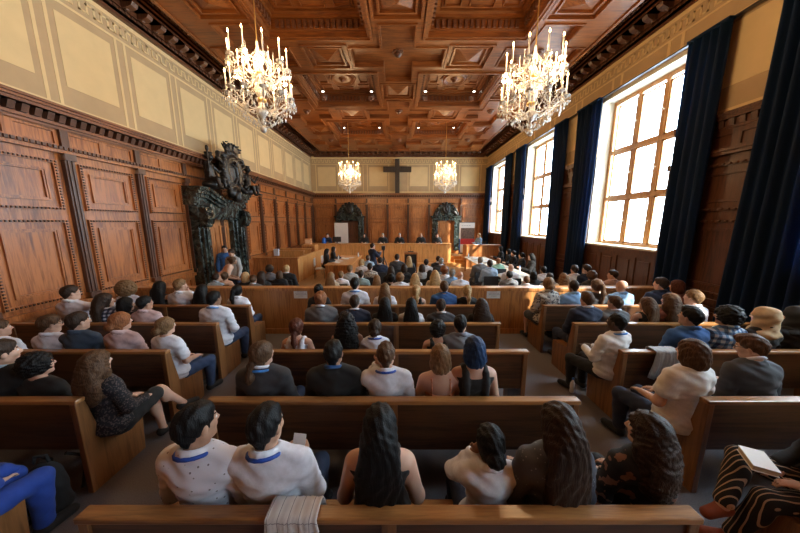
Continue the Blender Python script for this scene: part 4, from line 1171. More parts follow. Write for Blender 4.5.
HAIRC = {'blk': (.0055,.005,.005), 'dbr': (.034,.019,.012), 'br': (.085,.043,.021), 'lbr': (.19,.105,.048), 'bld': (.44,.29,.14), 'red': (.24,.088,.034), 'gry': (.26,.25,.235), 'blu': (.012,.035,.095), 'aub': (.10,.03,.016)}
def skinm(k):
    n = 'skin_'+k
    if n in _M: return _M[n]
    m = plain(n, SKIN[k], .5, noise=.07, scale=9); b = m.node_tree.nodes['Principled BSDF']
    b.inputs['Subsurface Weight'].default_value = .08; b.inputs['Subsurface Scale'].default_value = .01; b.inputs['Subsurface Radius'].default_value = (1,.3,.15)
    return m
def lipm(k): c = SKIN[k]; return plain('lip_'+k, (c[0]*.75, c[1]*.45, c[2]*.5), .45, noise=.02)
def hairm(k):
    n = 'hair_'+k
    if n in _M: return _M[n]
    m, nt, b = _nt(n); N = nt.nodes; L = nt.links; c = HAIRC[k]
    tc = N.new('ShaderNodeTexCoord'); mp = N.new('ShaderNodeMapping'); mp.inputs['Scale'].default_value = (120, 120, 9)
    x = N.new('ShaderNodeTexNoise'); x.inputs['Scale'].default_value = 1.0; x.inputs['Detail'].default_value = 3; x.inputs['Distortion'].default_value = .8
    L.new(tc.outputs['Object'], mp.inputs['Vector']); L.new(mp.outputs['Vector'], x.inputs['Vector'])
    r = N.new('ShaderNodeValToRGB'); r.color_ramp.elements[0].position = .35; r.color_ramp.elements[1].position = .7
    r.color_ramp.elements[0].color = (*[q*.55 for q in c], 1); r.color_ramp.elements[1].color = (*[min(1, q*1.5) for q in c], 1)
    L.new(x.outputs['Fac'], r.inputs['Fac']); L.new(r.outputs['Color'], b.inputs['Base Color']); b.inputs['Roughness'].default_value = .5; b.inputs['Specular IOR Level'].default_value = .22
    bp = N.new('ShaderNodeBump'); bp.inputs['Strength'].default_value = .9; bp.inputs['Distance'].default_value = .006
    L.new(x.outputs['Fac'], bp.inputs['Height']); L.new(bp.outputs['Normal'], b.inputs['Normal'])
    _M[n] = m; return m
CLC = {'white': (.74,.77,.86), 'offw': (.72,.70,.68), 'pink': (.58,.42,.42), 'ltblue': (.34,.46,.60), 'blue': (.03,.10,.28), 'navy': (.014,.022,.050), 'black': (.010,.010,.011), 'char': (.045,.048,.055), 'grey': (.14,.145,.155),
       'denim': (.045,.075,.12), 'jeans': (.03,.06,.14), 'royal': (.012,.05,.30), 'sky': (.25,.42,.66), 'orange': (.62,.24,.12), 'peach': (.72,.46,.34), 'mint': (.36,.62,.48), 'teal': (.30,.42,.44), 'ltgrey': (.40,.42,.43), 'bluegrey': (.20,.23,.28), 'beige': (.50,.42,.32), 'tan': (.52,.37,.21), 'rust': (.25,.07,.04), 'yellow': (.6,.45,.08)}
def pattern(n):
    """printed cloth: dots, plaid, floral, lace, stripes, print"""
    if 'cl_'+n in _M: return _M['cl_'+n]
    m, nt, b = _nt('cl_'+n); N = nt.nodes; L = nt.links; b.inputs['Roughness'].default_value = .85
    tc = N.new('ShaderNodeTexCoord'); r = N.new('ShaderNodeValToRGB'); e = r.color_ramp.elements; r.color_ramp.interpolation = 'CONSTANT'
    L.new(r.outputs['Color'], b.inputs['Base Color'])
    if n in ('dots', 'greydots'):
        v = N.new('ShaderNodeTexVoronoi'); v.inputs['Scale'].default_value = 24 if n == 'dots' else 34; L.new(tc.outputs['Object'], v.inputs['Vector']); L.new(v.outputs['Distance'], r.inputs['Fac'])
        e[0].position = 0; e[1].position = .13; a, c = ((.20,.19,.23), (.72,.73,.82)) if n == 'dots' else ((.30,.32,.38), (.10,.11,.14)); e[0].color = (*a, 1); e[1].color = (*c, 1)
    elif n in ('floral', 'lace', 'print'):
        v = N.new('ShaderNodeTexNoise'); v.inputs['Scale'].default_value = {'floral': 14, 'lace': 60, 'print': 26}[n]; v.inputs['Detail'].default_value = 2
        L.new(tc.outputs['Object'], v.inputs['Vector']); L.new(v.outputs['Fac'], r.inputs['Fac'])
        A, C, p = {'floral': ((.012,.014,.02), (.22,.12,.09), .60), 'lace': ((.010,.010,.014), (.10,.075,.07), .56), 'print': ((.48,.45,.40), (.10,.09,.10), .55)}[n]
        e[0].color = (*A, 1); e[1].color = (*C, 1); e[0].position = 0; e[1].position = p
    else:
        s = N.new('ShaderNodeSeparateXYZ'); L.new(tc.outputs['Object'], s.inputs[0]); outs = []
        for ax, sc in {'plaid': (('X', 15), ('Z', 15)), 'bwplaid': (('X', 18), ('Z', 18)), 'stripes': (('X', 34),)}[n]:
            a = N.new('ShaderNodeMath'); a.operation = 'MULTIPLY'; a.inputs[1].default_value = sc; L.new(s.outputs[ax], a.inputs[0])
            g = N.new('ShaderNodeMath'); g.operation = 'FRACT'; L.new(a.outputs[0], g.inputs[0])
            t = N.new('ShaderNodeMath'); t.operation = 'GREATER_THAN'; t.inputs[1].default_value = .5 if n != 'stripes' else .78; L.new(g.outputs[0], t.inputs[0]); outs.append(t.outputs[0])
        if len(outs) == 2:
            q = N.new('ShaderNodeMath'); q.operation = 'ADD'; L.new(outs[0], q.inputs[0]); L.new(outs[1], q.inputs[1])
            d = N.new('ShaderNodeMath'); d.operation = 'DIVIDE'; d.inputs[1].default_value = 2.01; L.new(q.outputs[0], d.inputs[0]); L.new(d.outputs[0], r.inputs['Fac'])
            A, B_, C = ((.50,.56,.62), (.10,.20,.34), (.02,.05,.12)) if n == 'plaid' else ((.5,.5,.55), (.06,.07,.12), (.012,.014,.03))
            e[0].color = (*A, 1); e[0].position = 0; e[1].color = (*C, 1); e[1].position = .9; x = e.new(.4); x.color = (*B_, 1)
        else:
            L.new(outs[0], r.inputs['Fac']); e[0].color = (.012,.011,.012, 1); e[0].position = 0; e[1].color = (.48,.33,.22, 1); e[1].position = .5
    _M['cl_'+n] = m; return m
def cloth(n):
    if n in ('dots','greydots','floral','lace','print','plaid','bwplaid','stripes'): return pattern(n)
    return plain('cl_'+n, CLC[n], .85, noise=.10, scale=30, sheen=.05, bump=.15)
def osl(o, mats):
    for i, q in enumerate(mats): o.material_slots[i].link = 'OBJECT'; o.material_slots[i].material = q
def person(loc, rz, scale, label, pose='lap', fem=False, yaw=0, pitch=0, h=.014, hair='short', hc='dbr', top='shirt', tc='white', bottom='trousers', bc='navy', skin='p', lany=None, glasses=False, shoes='black', collar=None, beard=False):
    t = empty('person', loc, R(rz), label, 'person'); t.scale = (scale,)*3
    J = skeleton(pose, fem)
    o = link('body', body_mesh(pose, fem, yaw, pitch, h), t); osl(o, [skinm(skin), lipm(skin), hairm(hc if hc in HAIRC else 'dbr')])
    if h < .02:
        c, Q = head_T(J, yaw, pitch)
        for s in (-1, 1):
            e = link('eye', eye_mesh(), t); e.location = Vector(c + Q @ V3(s*.030, .074, .006)); e.rotation_euler = (R(pitch), 0, R(yaw))
    top_names = {'shirt': 'shirt', 'tee': 't_shirt', 'blouse': 'blouse', 'jacket': 'jacket', 'robe': 'robe', 'tank': 'tank_top', 'strap': 'strap_top'}
    o = link(top_names[top], top_mesh(top, pose, fem, h), t); osl(o, [cloth(tc)])
    if bottom:
        o = link('skirt' if bottom == 'skirt' else 'trousers', bottom_mesh(bottom, pose, fem, h), t); osl(o, [cloth(bc)])
    for s in (-1, 1): o = link('shoe', shoe_mesh(s, pose, fem, h), t); osl(o, [cloth(shoes)])
    if hair == 'hijab': o = link('headscarf', hijab_mesh(h), t); osl(o, [cloth(hc if hc in CLC else 'tan')]); ho = o
    elif hair != 'bald': o = link('hair', hair_mesh(hair, h), t); osl(o, [hairm(hc)]); ho = o
    else: ho = None
    if ho is not None: ho.location = Vector(J['head']); ho.rotation_euler = (R(pitch), 0, R(yaw)) if True else None; ho.rotation_mode = 'XYZ'
    if lany: o = link('lanyard', ring_mesh('lanyard', pose, fem), t); osl(o, [plain('lanyard_'+lany, {'blue': (.01,.06,.35), 'lblue': (.05,.22,.6)}[lany], .6)])
    if collar or top in ('jacket',): o = link('shirt_collar', ring_mesh('collar', pose, fem), t); osl(o, [cloth(collar or 'white')])
    if glasses:
        c, Q = head_T(J, yaw, pitch); m = MB()
        for s in (-1, 1):
            pts = [tuple(c + Q @ V3(s*.031+.021*math.cos(a), .092, .006+.017*math.sin(a))) for a in [math.pi*2*k/12 for k in range(13)]]; m.tube(pts, .0022, 5)
            m.tube([tuple(c + Q @ V3(s*.052, .092, .010)), tuple(c + Q @ V3(s*.079, .0, .008))], .002, 5)
        m.tube([tuple(c + Q @ V3(-.010, .094, .008)), tuple(c + Q @ V3(.010, .094, .008))], .002, 5)
        m.build('glasses', BLACK, t)
    return t
def ztop(v, Y): d = ray(400, v); return CAM[2] + d[2]/d[1]*Y
def sit(row, u, v, label, **k):
    """someone on pew row `row`, seen with the head centred at u and its top at v"""
    Y = ROWS[row] + k.pop('dy', .215); z = ztop(v, Y); s = min(1.07, max(.93, z/1.345)); J = skeleton(k.get('pose', 'lap'), k.get('fem', False))
    rz = k.pop('rz', 0); x = at(u, v+12/max(Y/1.5, 1), Y)[0]
    k.setdefault('h', [.0095, .011, .013, .015, .016][row])
    return person((x, Y, 0), rz, s, label, **k)
def floor_sit(u, v, label, **k):
    Y = k.pop('Y', None)
    if Y is None:
        d = ray(u, v); Y = max(6.35, (1.31-CAM[2])/(d[2]/d[1]) if d[2] < -1 else 12)
        Y = min(Y, 11.5)
    z = ztop(v, Y); s = min(1.10, max(.90, z/1.345)); rz = k.pop('rz', 0); x = at(u, v+3, Y)[0]; k.setdefault('h', .022)
    fz = k.pop('fz', 0)
    return person((x, Y, fz), rz, s if not fz else 1.0, label, **k), x, Y
# --- nearest middle pew
sit(0, 199, 399, 'person in white dotted shirt with blue lanyard, leftmost on the nearest middle pew', hair='short', hc='blk', tc='dots', yaw=-22, lany='blue', skin='m', rz=-4)
sit(0, 268, 404, 'person in plain white shirt with blue lanyard holding a white sheet, nearest middle pew', hair='short', hc='blk', yaw=-12, lany='blue', pose='hold', skin='m')
sit(0, 380, 404, 'person with very long straight black hair and sleeveless black top, nearest middle pew', hair='verylong', hc='blk', fem=True, top='tank', tc='black', bc='black', skin='p', pose='lap')
sit(0, 489, 430, 'person with dark low bun and pale blue shirt, hand at the cheek, nearest middle pew', hair='lowbun', hc='blk', fem=True, tc='white', pose='chinL', pitch=-8, skin='t', dy=.26)
sit(0, 557, 401, 'person with long wavy dark brown hair in a dotted grey-blue shirt, nearest middle pew', hair='verylong', hc='dbr', fem=True, tc='greydots', bc='navy', yaw=6)
sit(0, 645, 412, 'person with half-clipped dark brown hair and dark floral dress, rightmost on the nearest middle pew', hair='wavylong', hc='dbr', fem=True, tc='floral', bc='black', yaw=34, dy=.28)
# --- second middle pew
sit(1, 263, 341, 'person with brown ponytail and dark grey blazer, leftmost on the second middle pew', hair='lowpony', hc='br', top='jacket', tc='char', yaw=-32, lany='lblue', dy=.24)
sit(1, 334, 340, 'person with short black hair in a black suit on the second middle pew', hair='short', hc='blk', top='jacket', tc='black', collar='blue', skin='m')
sit(1, 386, 342, 'person with short brown hair, white shirt and blue lanyard, hand at cheek, second middle pew', hair='short', hc='br', lany='blue', pose='chinL')
sit(1, 440, 344, 'person with blond bob and orange straps on a bare back, second middle pew', hair='bob', hc='lbr', fem=True, top='strap', tc='orange', bc='black')
sit(1, 474, 336, 'person with blue-black bob hair and black straps over bare shoulders, second middle pew', hair='bob', hc='blu', fem=True, top='tank', tc='black', bc='black')
# --- third middle pew
sit(2, 297, 318, 'person with low auburn ponytail and white sleeveless top, leftmost on the third middle pew', hair='lowpony', hc='aub', fem=True, top='tank', tc='white', pose='side')
sit(2, 347, 312, 'person with long curly black hair and black sleeveless top, third middle pew', hair='curlylong', hc='blk', fem=True, top='tank', tc='black', bc='black', skin='t')
sit(2, 375, 319, 'person with dark bun, white shirt and blue lanyard, third middle pew', hair='lowbun', hc='dbr', fem=True, tc='white', lany='blue', skin='t')
sit(2, 438, 321, 'person with curly black hair and bare shoulders, third middle pew', hair='curly', hc='blk', fem=True, top='tank', tc='black', yaw=-28)
sit(2, 460, 315, 'person with short black hair in a blue-grey shirt, rightmost on the third middle pew', hair='short', hc='blk', tc='bluegrey', yaw=-8, skin='m')
# --- fourth middle pew
sit(3, 321, 291, 'person with red-blond hair knot and grey suit, leftmost on the fourth middle pew', hair='bun', hc='red', top='jacket', tc='grey')
sit(3, 355, 295, 'person with short dark hair, navy suit and white collar, fourth middle pew', hair='short', hc='dbr', top='jacket', tc='navy')
sit(3, 385, 297, 'person with long black hair falling over a dark top, fourth middle pew', hair='long', hc='blk', fem=True, top='tee', tc='black', bc='black')
sit(3, 411, 298, 'person with straight black hair and white top, centre of the fourth middle pew', hair='long', hc='blk', fem=True, top='tee', tc='white')
sit(3, 441, 299, 'person with short dark hair in a charcoal suit, fourth middle pew', hair='short', hc='dbr', top='jacket', tc='char', yaw=-10)
sit(3, 481, 298, 'person with long dark brown hair, rightmost on the fourth middle pew', hair='wavylong', hc='dbr', fem=True, top='tee', tc='black')
# --- fifth middle pew
sit(4, 319, 284, 'person with black hair, half hidden at the left of the fifth middle pew', hair='bun', hc='blk', fem=True, top='tee', tc='black')
sit(4, 355, 277, 'person with short black hair, white shirt and lanyard, fifth middle pew', hair='short', hc='blk', lany='lblue')
sit(4, 385, 283, 'person with long light brown hair and white top, fifth middle pew', hair='long', hc='lbr', fem=True, top='tee', tc='white')
sit(4, 416, 285, 'person with fair ponytail and black straps, fifth middle pew', hair='pony', hc='bld', fem=True, top='tank', tc='black')
sit(4, 444, 281, 'person with short brown hair in a bright blue jacket, fifth middle pew', hair='short', hc='br', top='jacket', tc='blue', collar='blue')
sit(4, 467, 285, 'person with long blond ponytail and black top, rightmost on the fifth middle pew', hair='pony', hc='bld', fem=True, top='tee', tc='black')
# --- left block
K = dict(yaw=-24)
sit(1, 4, 340, 'person in black suit cut by the left picture edge, second left pew', hair='short', hc='dbr', top='jacket', tc='black', collar='ltblue', **K)
sit(1, 40, 353, 'person with curly black hair and glasses in black, second left pew', hair='curly', hc='blk', fem=True, top='tee', tc='black', bc='black', glasses=True, yaw=-30, pitch=4)
sit(1, 99, 350, 'person in black lace dress, legs crossed, aisle end of the second left pew', hair='wavylong', hc='br', fem=True, tc='lace', bottom='skirt', bc='black', pose='cross', yaw=-8, rz=-6)
sit(2, 1, 320, 'person in white shirt at the left picture edge, third left pew', hair='short', hc='br', **K)
sit(2, 52, 315, 'person with brown hair and glasses in a white shirt, third left pew', hair='short', hc='br', glasses=True, yaw=-30, pitch=-6)
sit(2, 80, 312, 'person with short dark hair in a denim-blue shirt, third left pew', hair='short', hc='dbr', tc='denim', yaw=-18)
sit(2, 122, 312, 'person with reddish blond bun and pink-white shirt, third left pew', hair='lowbun', hc='red', fem=True, tc='pink', yaw=-20)
sit(2, 167, 317, 'person with blond-brown bun, white short-sleeved top and jeans, aisle end of the third left pew', hair='lowbun', hc='lbr', fem=True, top='tee', tc='white', bc='jeans', yaw=-16, rz=-8)
sit(3, 72, 284, 'person with glasses and white shirt, arm stretched to the right, by the panelled wall', hair='short', hc='dbr', pose='stretch', glasses=True, yaw=-30, dy=.45)
sit(3, 106, 293, 'person with long dark hair and dark plaid shirt, fourth left pew', hair='long', hc='dbr', fem=True, tc='bwplaid', yaw=-34)
sit(3, 127, 297, 'person with dark hair and tanned face in profile, fourth left pew', hair='bob', hc='blk', fem=True, top='tee', tc='black', skin='t', yaw=-34)
sit(3, 146, 296, 'person with short black hair in a pale pink shirt, fourth left pew', hair='short', hc='blk', tc='pink', yaw=-20, glasses=True, skin='m')
sit(3, 215, 291, 'person with short black hair, white shirt and jeans, aisle end of the fourth left pew', hair='short', hc='blk', top='shirt', bc='jeans', lany='lblue', skin='t', yaw=-14)
sit(4, 128, 282, 'person with big frizzy ginger-blond hair, fifth left pew', hair='bigcurly', hc='lbr', fem=True, top='tee', tc='white')
sit(4, 161, 281, 'person with straight long black hair and black strap top, fifth left pew', hair='long', hc='blk', fem=True, top='tank', tc='black', skin='m')
sit(4, 181, 279, 'person with fair hair and white shirt, hand at the mouth, fifth left pew', hair='short', hc='lbr', pose='chinR', yaw=-20)
sit(4, 203, 284, 'person with dark hair and dark clothes, fifth left pew', hair='long', hc='blk', fem=True, top='tee', tc='black')
sit(4, 238, 285, 'person with black ponytail and white blouse, aisle end of the fifth left pew', hair='pony', hc='blk', fem=True, tc='white', bc='jeans', skin='m', yaw=-12)
# --- right block
sit(1, 690, 339, 'person with brown bob and white ruffled blouse, aisle end of the second right pew', hair='bob', hc='br', fem=True, top='blouse', tc='offw', bc='navy', yaw=12, rz=6)
sit(1, 771, 341, 'person with brown hair in a dark suit looking down, second right pew', hair='quiff', hc='br', top='jacket', tc='char', pose='look', yaw=30, pitch=-14, glasses=True)
sit(2, 615, 313, 'person with very short black hair and off-white shirt, aisle end of third right pew', hair='buzz', hc='blk', tc='offw', bc='black', lany='lblue', skin='d', pose='hold', yaw=14, rz=14)
sit(2, 689, 307, 'person with short black hair and bright blue shirt, third right pew', hair='quiff', hc='blk', tc='blue', skin='m', yaw=22, pitch=4)
sit(2, 727, 302, 'person with wavy black hair and blue plaid shirt, third right pew', hair='curly', hc='blk', tc='plaid', skin='m', yaw=26)
sit(2, 763, 307, 'person with sand-coloured headscarf and black clothes, third right pew', hair='hijab', hc='tan', fem=True, tc='black', bc='black', yaw=20)
sit(2, 795, 305, 'person with black headscarf at the right picture edge, third right pew', hair='hijab', hc='black', fem=True, tc='black', bc='black', yaw=20)
sit(3, 586, 292, 'person with brown hair and navy suit, aisle end of the fourth right pew', hair='quiff', hc='br', top='jacket', tc='navy', yaw=6)
sit(3, 614, 296, 'person with fair brown hair and grey suit, fourth right pew', hair='short', hc='br', top='jacket', tc='grey', yaw=24)
sit(3, 646, 297, 'person with long straight brown hair and black straps, fourth right pew', hair='long', hc='br', fem=True, top='tank', tc='black', yaw=26)
sit(3, 669, 293, 'person with wavy brown hair and tan top, fourth right pew', hair='wavylong', hc='br', fem=True, top='tee', tc='rust', yaw=20)
sit(3, 692, 290, 'person with short blond hair in a white shirt, fourth right pew', hair='short', hc='lbr', yaw=24)
sit(4, 548, 277, 'person with fair updo and patterned dress, aisle end of the fifth right pew', hair='lowbun', hc='lbr', fem=True, tc='print', bottom='skirt', bc='char')
sit(4, 573, 280, 'person with very short dark hair and light blue shirt, fifth right pew', hair='buzz', hc='dbr', tc='sky', skin='t')
sit(4, 596, 279, 'person with long brown ponytail and dark top, fifth right pew', hair='pony', hc='br', fem=True, top='tee', tc='char', yaw=10)
sit(4, 621, 280, 'bald person in a light blue shirt, fifth right pew', hair='bald', hc='br', tc='sky', yaw=8)
sit(4, 660, 276, 'person with short dark hair and dark navy shirt, fifth right pew', hair='short', hc='dbr', tc='navy', yaw=24)
sit(4, 676, 280, 'person with dark reddish hair in shadow by the curtain, fifth right pew', hair='bob', hc='aub', fem=True, top='tee', tc='rust', yaw=24)
# half-seen neighbours at the bottom corners
person((-2.93, 1.36, 0), -2, 1.0, 'person in bright blue trousers cut off by the lower left corner, nearest left pew', pose='lap', h=.0095, hair='short', hc='dbr', tc='royal', bc='royal')
person((3.20, 1.62, 0), 74, 1.0, 'person in black trousers with beige stripes reclining at the lower right corner', pose='recline', h=.0095, fem=True, hair='long', hc='dbr', tc='black', bc='stripes', shoes='rust')
# --- seated beyond the barrier
CH = []
def fs(*a, chair=True, **k):
    t, x, Y = floor_sit(*a, **k)
    if chair and not k.get('fz'): CH.append((x, Y, 0, a[2].replace(S, '')))
S = 'person beyond the barrier with '
fs(246, 272, S+'pale blond hair, seated left of the aisle in black', hair='bob', hc='bld', fem=True, top='tee', tc='black')
fs(226, 276, S+'brown bun and peach top beside the bending figures', hair='bun', hc='br', fem=True, top='tee', tc='peach', Y=6.9)
fs(213, 277, S+'pale blue shirt seen from behind, beside the portal', hair='short', hc='dbr', tc='ltblue', Y=6.6, pose='look')
fs(254, 275, S+'short grey-brown hair and grey jacket, left group', hair='short', hc='br', top='jacket', tc='grey')
fs(262, 271, S+'long dark hair and black top, left group', hair='long', hc='dbr', fem=True, top='tee', tc='black')
fs(270, 265, S+'curly dark brown hair and grey shirt, left group', hair='curly', hc='dbr', fem=True, tc='bluegrey')
fs(280, 272, S+'brown hair and black jacket leaning towards a blond neighbour', hair='bob', hc='br', fem=True, top='jacket', tc='black', Y=7.1)
fs(287, 265, S+'fair blond hair and black jacket before the dock', hair='short', hc='bld', top='jacket', tc='black')
fs(331, 272, S+'long sandy hair and beige top, by the wooden table', hair='long', hc='lbr', fem=True, tc='beige', top='tee')
fs(341, 271, S+'sandy hair and white shirt, by the wooden table', hair='short', hc='lbr', Y=7.0)
fs(350, 265, S+'light brown hair and pale grey top, behind the wooden table', hair='short', hc='lbr', tc='ltgrey')
fs(361, 270, S+'grey-black hair and teal shirt', hair='short', hc='dbr', tc='teal', Y=6.9)
fs(362, 259, S+'grey-blond hair, profile turned right, white blouse', hair='bob', hc='bld', fem=True, yaw=-40)
fs(370, 263, S+'dark brown hair and black-white printed shirt', hair='short', hc='dbr', tc='print')
fs(368, 255, S+'short brown hair and light blue shirt', hair='short', hc='br', tc='ltblue')
fs(380, 257, S+'short dark hair and broad navy suit, middle group', hair='short', hc='dbr', top='jacket', tc='navy', Y=8.6)
fs(377, 275, S+'long light brown hair and dark top, nearest middle', hair='long', hc='lbr', fem=True, top='tee', tc='navy')
fs(391, 266, S+'dark long hair and black top, middle group', hair='long', hc='dbr', fem=True, top='tee', tc='black')
fs(391, 274, S+'dark curly hair in black, near the barrier', hair='curly', hc='blk', fem=True, top='tee', tc='black', Y=6.6)
fs(397, 254, S+'short dark hair and dark suit, before the lectern left side', hair='short', hc='dbr', top='jacket', tc='char', Y=9.2)
fs(400, 273, S+'curly light brown hair and white shirt, near the barrier', hair='curly', hc='lbr')
fs(404, 264, S+'dark hair and black dress, before the lectern', hair='bob', hc='dbr', fem=True, top='tee', tc='black')
fs(409, 256, S+'fair long hair, seated right before the lectern', hair='long', hc='bld', fem=True, top='tee', tc='char', Y=9.6)
fs(415, 273, S+'long golden hair and white top, near the barrier', hair='wavylong', hc='bld', fem=True, top='tee', tc='white', Y=6.7)
fs(422, 264, S+'dark hair and light grey top, right of the lectern', hair='bob', hc='dbr', fem=True, tc='ltgrey')
fs(426, 259, S+'short dark hair and white shirt, right of the lectern', hair='short', hc='dbr')
fs(430, 271, S+'long black hair and yellow-trimmed dark top', hair='long', hc='blk', fem=True, top='tee', tc='black', Y=7.2)
fs(435, 270, S+'wavy pale blond hair and beige top, near the barrier', hair='wavylong', hc='bld', fem=True, top='tee', tc='beige', Y=6.7)
fs(438, 256, S+'short dark hair and black suit, right middle group', hair='short', hc='dbr', top='jacket', tc='black', Y=9.4)
fs(441, 258, S+'grey hair and dark jacket, right middle group', hair='short', hc='gry', top='jacket', tc='char', Y=8.6)
fs(444, 266, S+'reddish brown curls and white top', hair='curly', hc='red', fem=True, top='tee', tc='white')
fs(452, 269, S+'short grey hair and light blue shirt', hair='short', hc='gry', tc='sky', Y=7.0)
fs(460, 271, S+'bald head and white shirt', hair='bald', hc='gry', tc='white', Y=6.6)
fs(489.5, 260, S+'dark brown hair and pale blue shirt on a black chair', hair='short', hc='dbr', tc='ltblue', Y=8.0)
fs(480, 257, S+'greying fair hair and grey suit on a black chair', hair='short', hc='gry', top='jacket', tc='grey', Y=8.7)
fs(498, 258, S+'reddish hair and mint green shirt at the pale tables', hair='short', hc='red', tc='mint', Y=9.3)
fs(511, 264, S+'bald reddish head and white shirt at the pale tables', hair='bald', hc='br', Y=7.7, rz=-20)
fs(509, 271, S+'black hair and grey suit near the barrier, right side', hair='short', hc='blk', top='jacket', tc='grey', Y=6.8)
fs(526, 276, S+'thinning brown hair and grey jacket near the barrier', hair='buzz', hc='br', top='jacket', tc='grey', Y=6.4)
fs(533, 272, S+'black hair and dark jacket at the pale tables near end', hair='bob', hc='blk', fem=True, top='jacket', tc='black', Y=7.0)
fs(543, 266, S+'very short dark hair and white shirt, near the curtain', hair='buzz', hc='blk', Y=7.4, skin='t')
fs(549, 273, S+'dark cropped hair and light shirt beside curly hair', hair='short', hc='dbr', Y=6.6, tc='ltgrey')
fs(563, 273, S+'curly golden brown hair, right group', hair='curlylong', hc='lbr', fem=True, top='tee', tc='white')
fs(574, 265, S+'short dark hair and white shirt, right group by the curtain', hair='short', hc='dbr', Y=7.1)
fs(586, 265, S+'dark fringe, profile turned left, navy top', hair='quiff', hc='dbr', tc='navy', yaw=40, Y=7.0)
fs(591, 271, S+'wavy brown hair and dark top, right group', hair='curly', hc='br', fem=True, tc='char', Y=6.5)
fs(612, 270, S+'short dark hair, face in left profile, pale pink shirt', hair='short', hc='dbr', tc='pink', yaw=50, Y=6.4)
# left table, right table, officials
person((-3.28, 11.85, 0), -70, 1.0, 'person with long dark hair in black at the near left side of the wooden table', pose='table', fem=True, hair='long', hc='blk', top='jacket', tc='black', bc='black', h=.022)
person((-3.25, 12.9, 0), -70, 1.0, 'person with dark hair in black at the far left side of the wooden table', pose='table', fem=True, hair='bob', hc='dbr', top='jacket', tc='black', bc='black', h=.022)
for (u, v, Y, hr, l) in ((500.5, 246.2, 12.9, 'bob', 'person in black suit at the far end of the pale tables, facing left'), (508.5, 249, 11.9, 'bob', 'person in black suit, second from the far end of the pale tables'),
                  (513.5, 251, 11.2, 'short', 'person in black suit leaning over papers, third from the far end of the pale tables'), (521.5, 252.5, 10.4, 'lowbun', 'person with black bun and black suit, fourth from the far end of the pale tables'), (531.5, 253.5, 9.6, 'long', 'person with long black hair and black suit before the middle window')):
    x = at(u, v, Y)[0]; s = min(1.05, max(.9, ztop(v, Y)/1.345)); person((x+.1, Y, 0), 75, s, l, pose='table', fem=True, hair=hr, hc='blk', top='jacket', tc='black', bc='black', h=.022); CH.append((x+.15, Y, 75, l[10:]))
JL = ['leftmost robed judge with dark hair behind the bench, right of the white screen', 'robed judge with grey hair behind the bench, left of the cross', 'robed judge with white hair behind the bench, directly below the cross', 'robed bald judge behind the bench, right of the cross', 'rightmost robed judge behind the bench, before the right portal']
for i, x in enumerate(JX):
    person((x, 16.02, .52), 180, 1.0, 'person, '+JL[i], pose='table', hair=['bob','short','short','bald','short'][i], hc=['blk','gry','gry','gry','dbr'][i], fem=(i in (0,)), top='robe', tc='black', bc='black', collar='white', h=.022)
    office_chair(x, 16.10, R(180), 'dark chair of the %s judge from the left behind the bench' % ['first','second','third','fourth','fifth'][i], BLKF, .5, 'chair', 'judges chairs')
person((at(328, 240, 16.4)[0], 16.4, .52), 178, .98, 'person in dark clothes behind the monitor at the left end of the bench', pose='table', hair='short', hc='dbr', top='jacket', tc='navy', h=.022)
person((at(480, 236, 15.5)[0], 15.5, .5), 120, 1.03, 'person with blond hair and light blue shirt seated at the reddish witness desk', pose='table', fem=True, hair='bob', hc='bld', tc='sky', h=.022)
office_chair(at(480, 236, 15.5)[0]+.05, 15.52, R(120), 'dark chair at the reddish witness desk', BLKF, .5)
person((at(372.5, 250, 10.4)[0], 10.4, 0), -50, .98, 'person in dark suit standing behind the tripod camera', pose='film', hair='short', hc='dbr', top='jacket', tc='navy', bc='navy', h=.02)
person((at(224.5, 248, 8.9)[0], 8.9, 0), 205, 1.0, 'person with dark beard in blue suit standing in the marble portal', pose='stand', hair='short', hc='blk', top='jacket', tc='blue', bc='navy', h=.018, skin='m')
person((at(233.5, 256, 8.3)[0], 8.3, 0), 170, .97, 'person in light grey jacket and dark trousers standing before the portal, head bowed', pose='standlook', hair='short', hc='dbr', top='jacket', tc='ltgrey', bc='navy', pitch=-22, h=.018)
person((at(217, 263, 7.5)[0], 7.5, 0), -60, .95, 'person in peach blouse bending forward before the marble portal', pose='bend', fem=True, hair='bun', hc='br', top='tee', tc='peach', bc='beige', h=.018, skin='t')
cproto = None
for c in CH:
    x, y = c[0], c[1]; rz = R(c[2]); win = c[2] > 0
    words_ = ('dark chair under the one ' + ('' if win else 'with ') + c[3]).replace(',', '').split(); lab = ' '.join(words_[:16])
    while lab.split()[-1] in ('the', 'of', 'a', 'and', 'from', 'by', 'near', 'at', 'before', 'facing', 'pale', 'right', 'far', 'to', 'with', 'on', 'white'): lab = lab.rsplit(' ', 1)[0]
    if cproto is None: cproto = o = office_chair(0, 0, 0, lab, BLKF, 0, 'chair', 'audience chairs beyond the barrier')
    else: o = copy_tree(cproto)
    o.location = (x, y-.0, 0); o.rotation_euler[2] = rz; o['label'] = lab
    o['group'] = 'chairs at the pale tables' if win else 'audience chairs beyond the barrier'

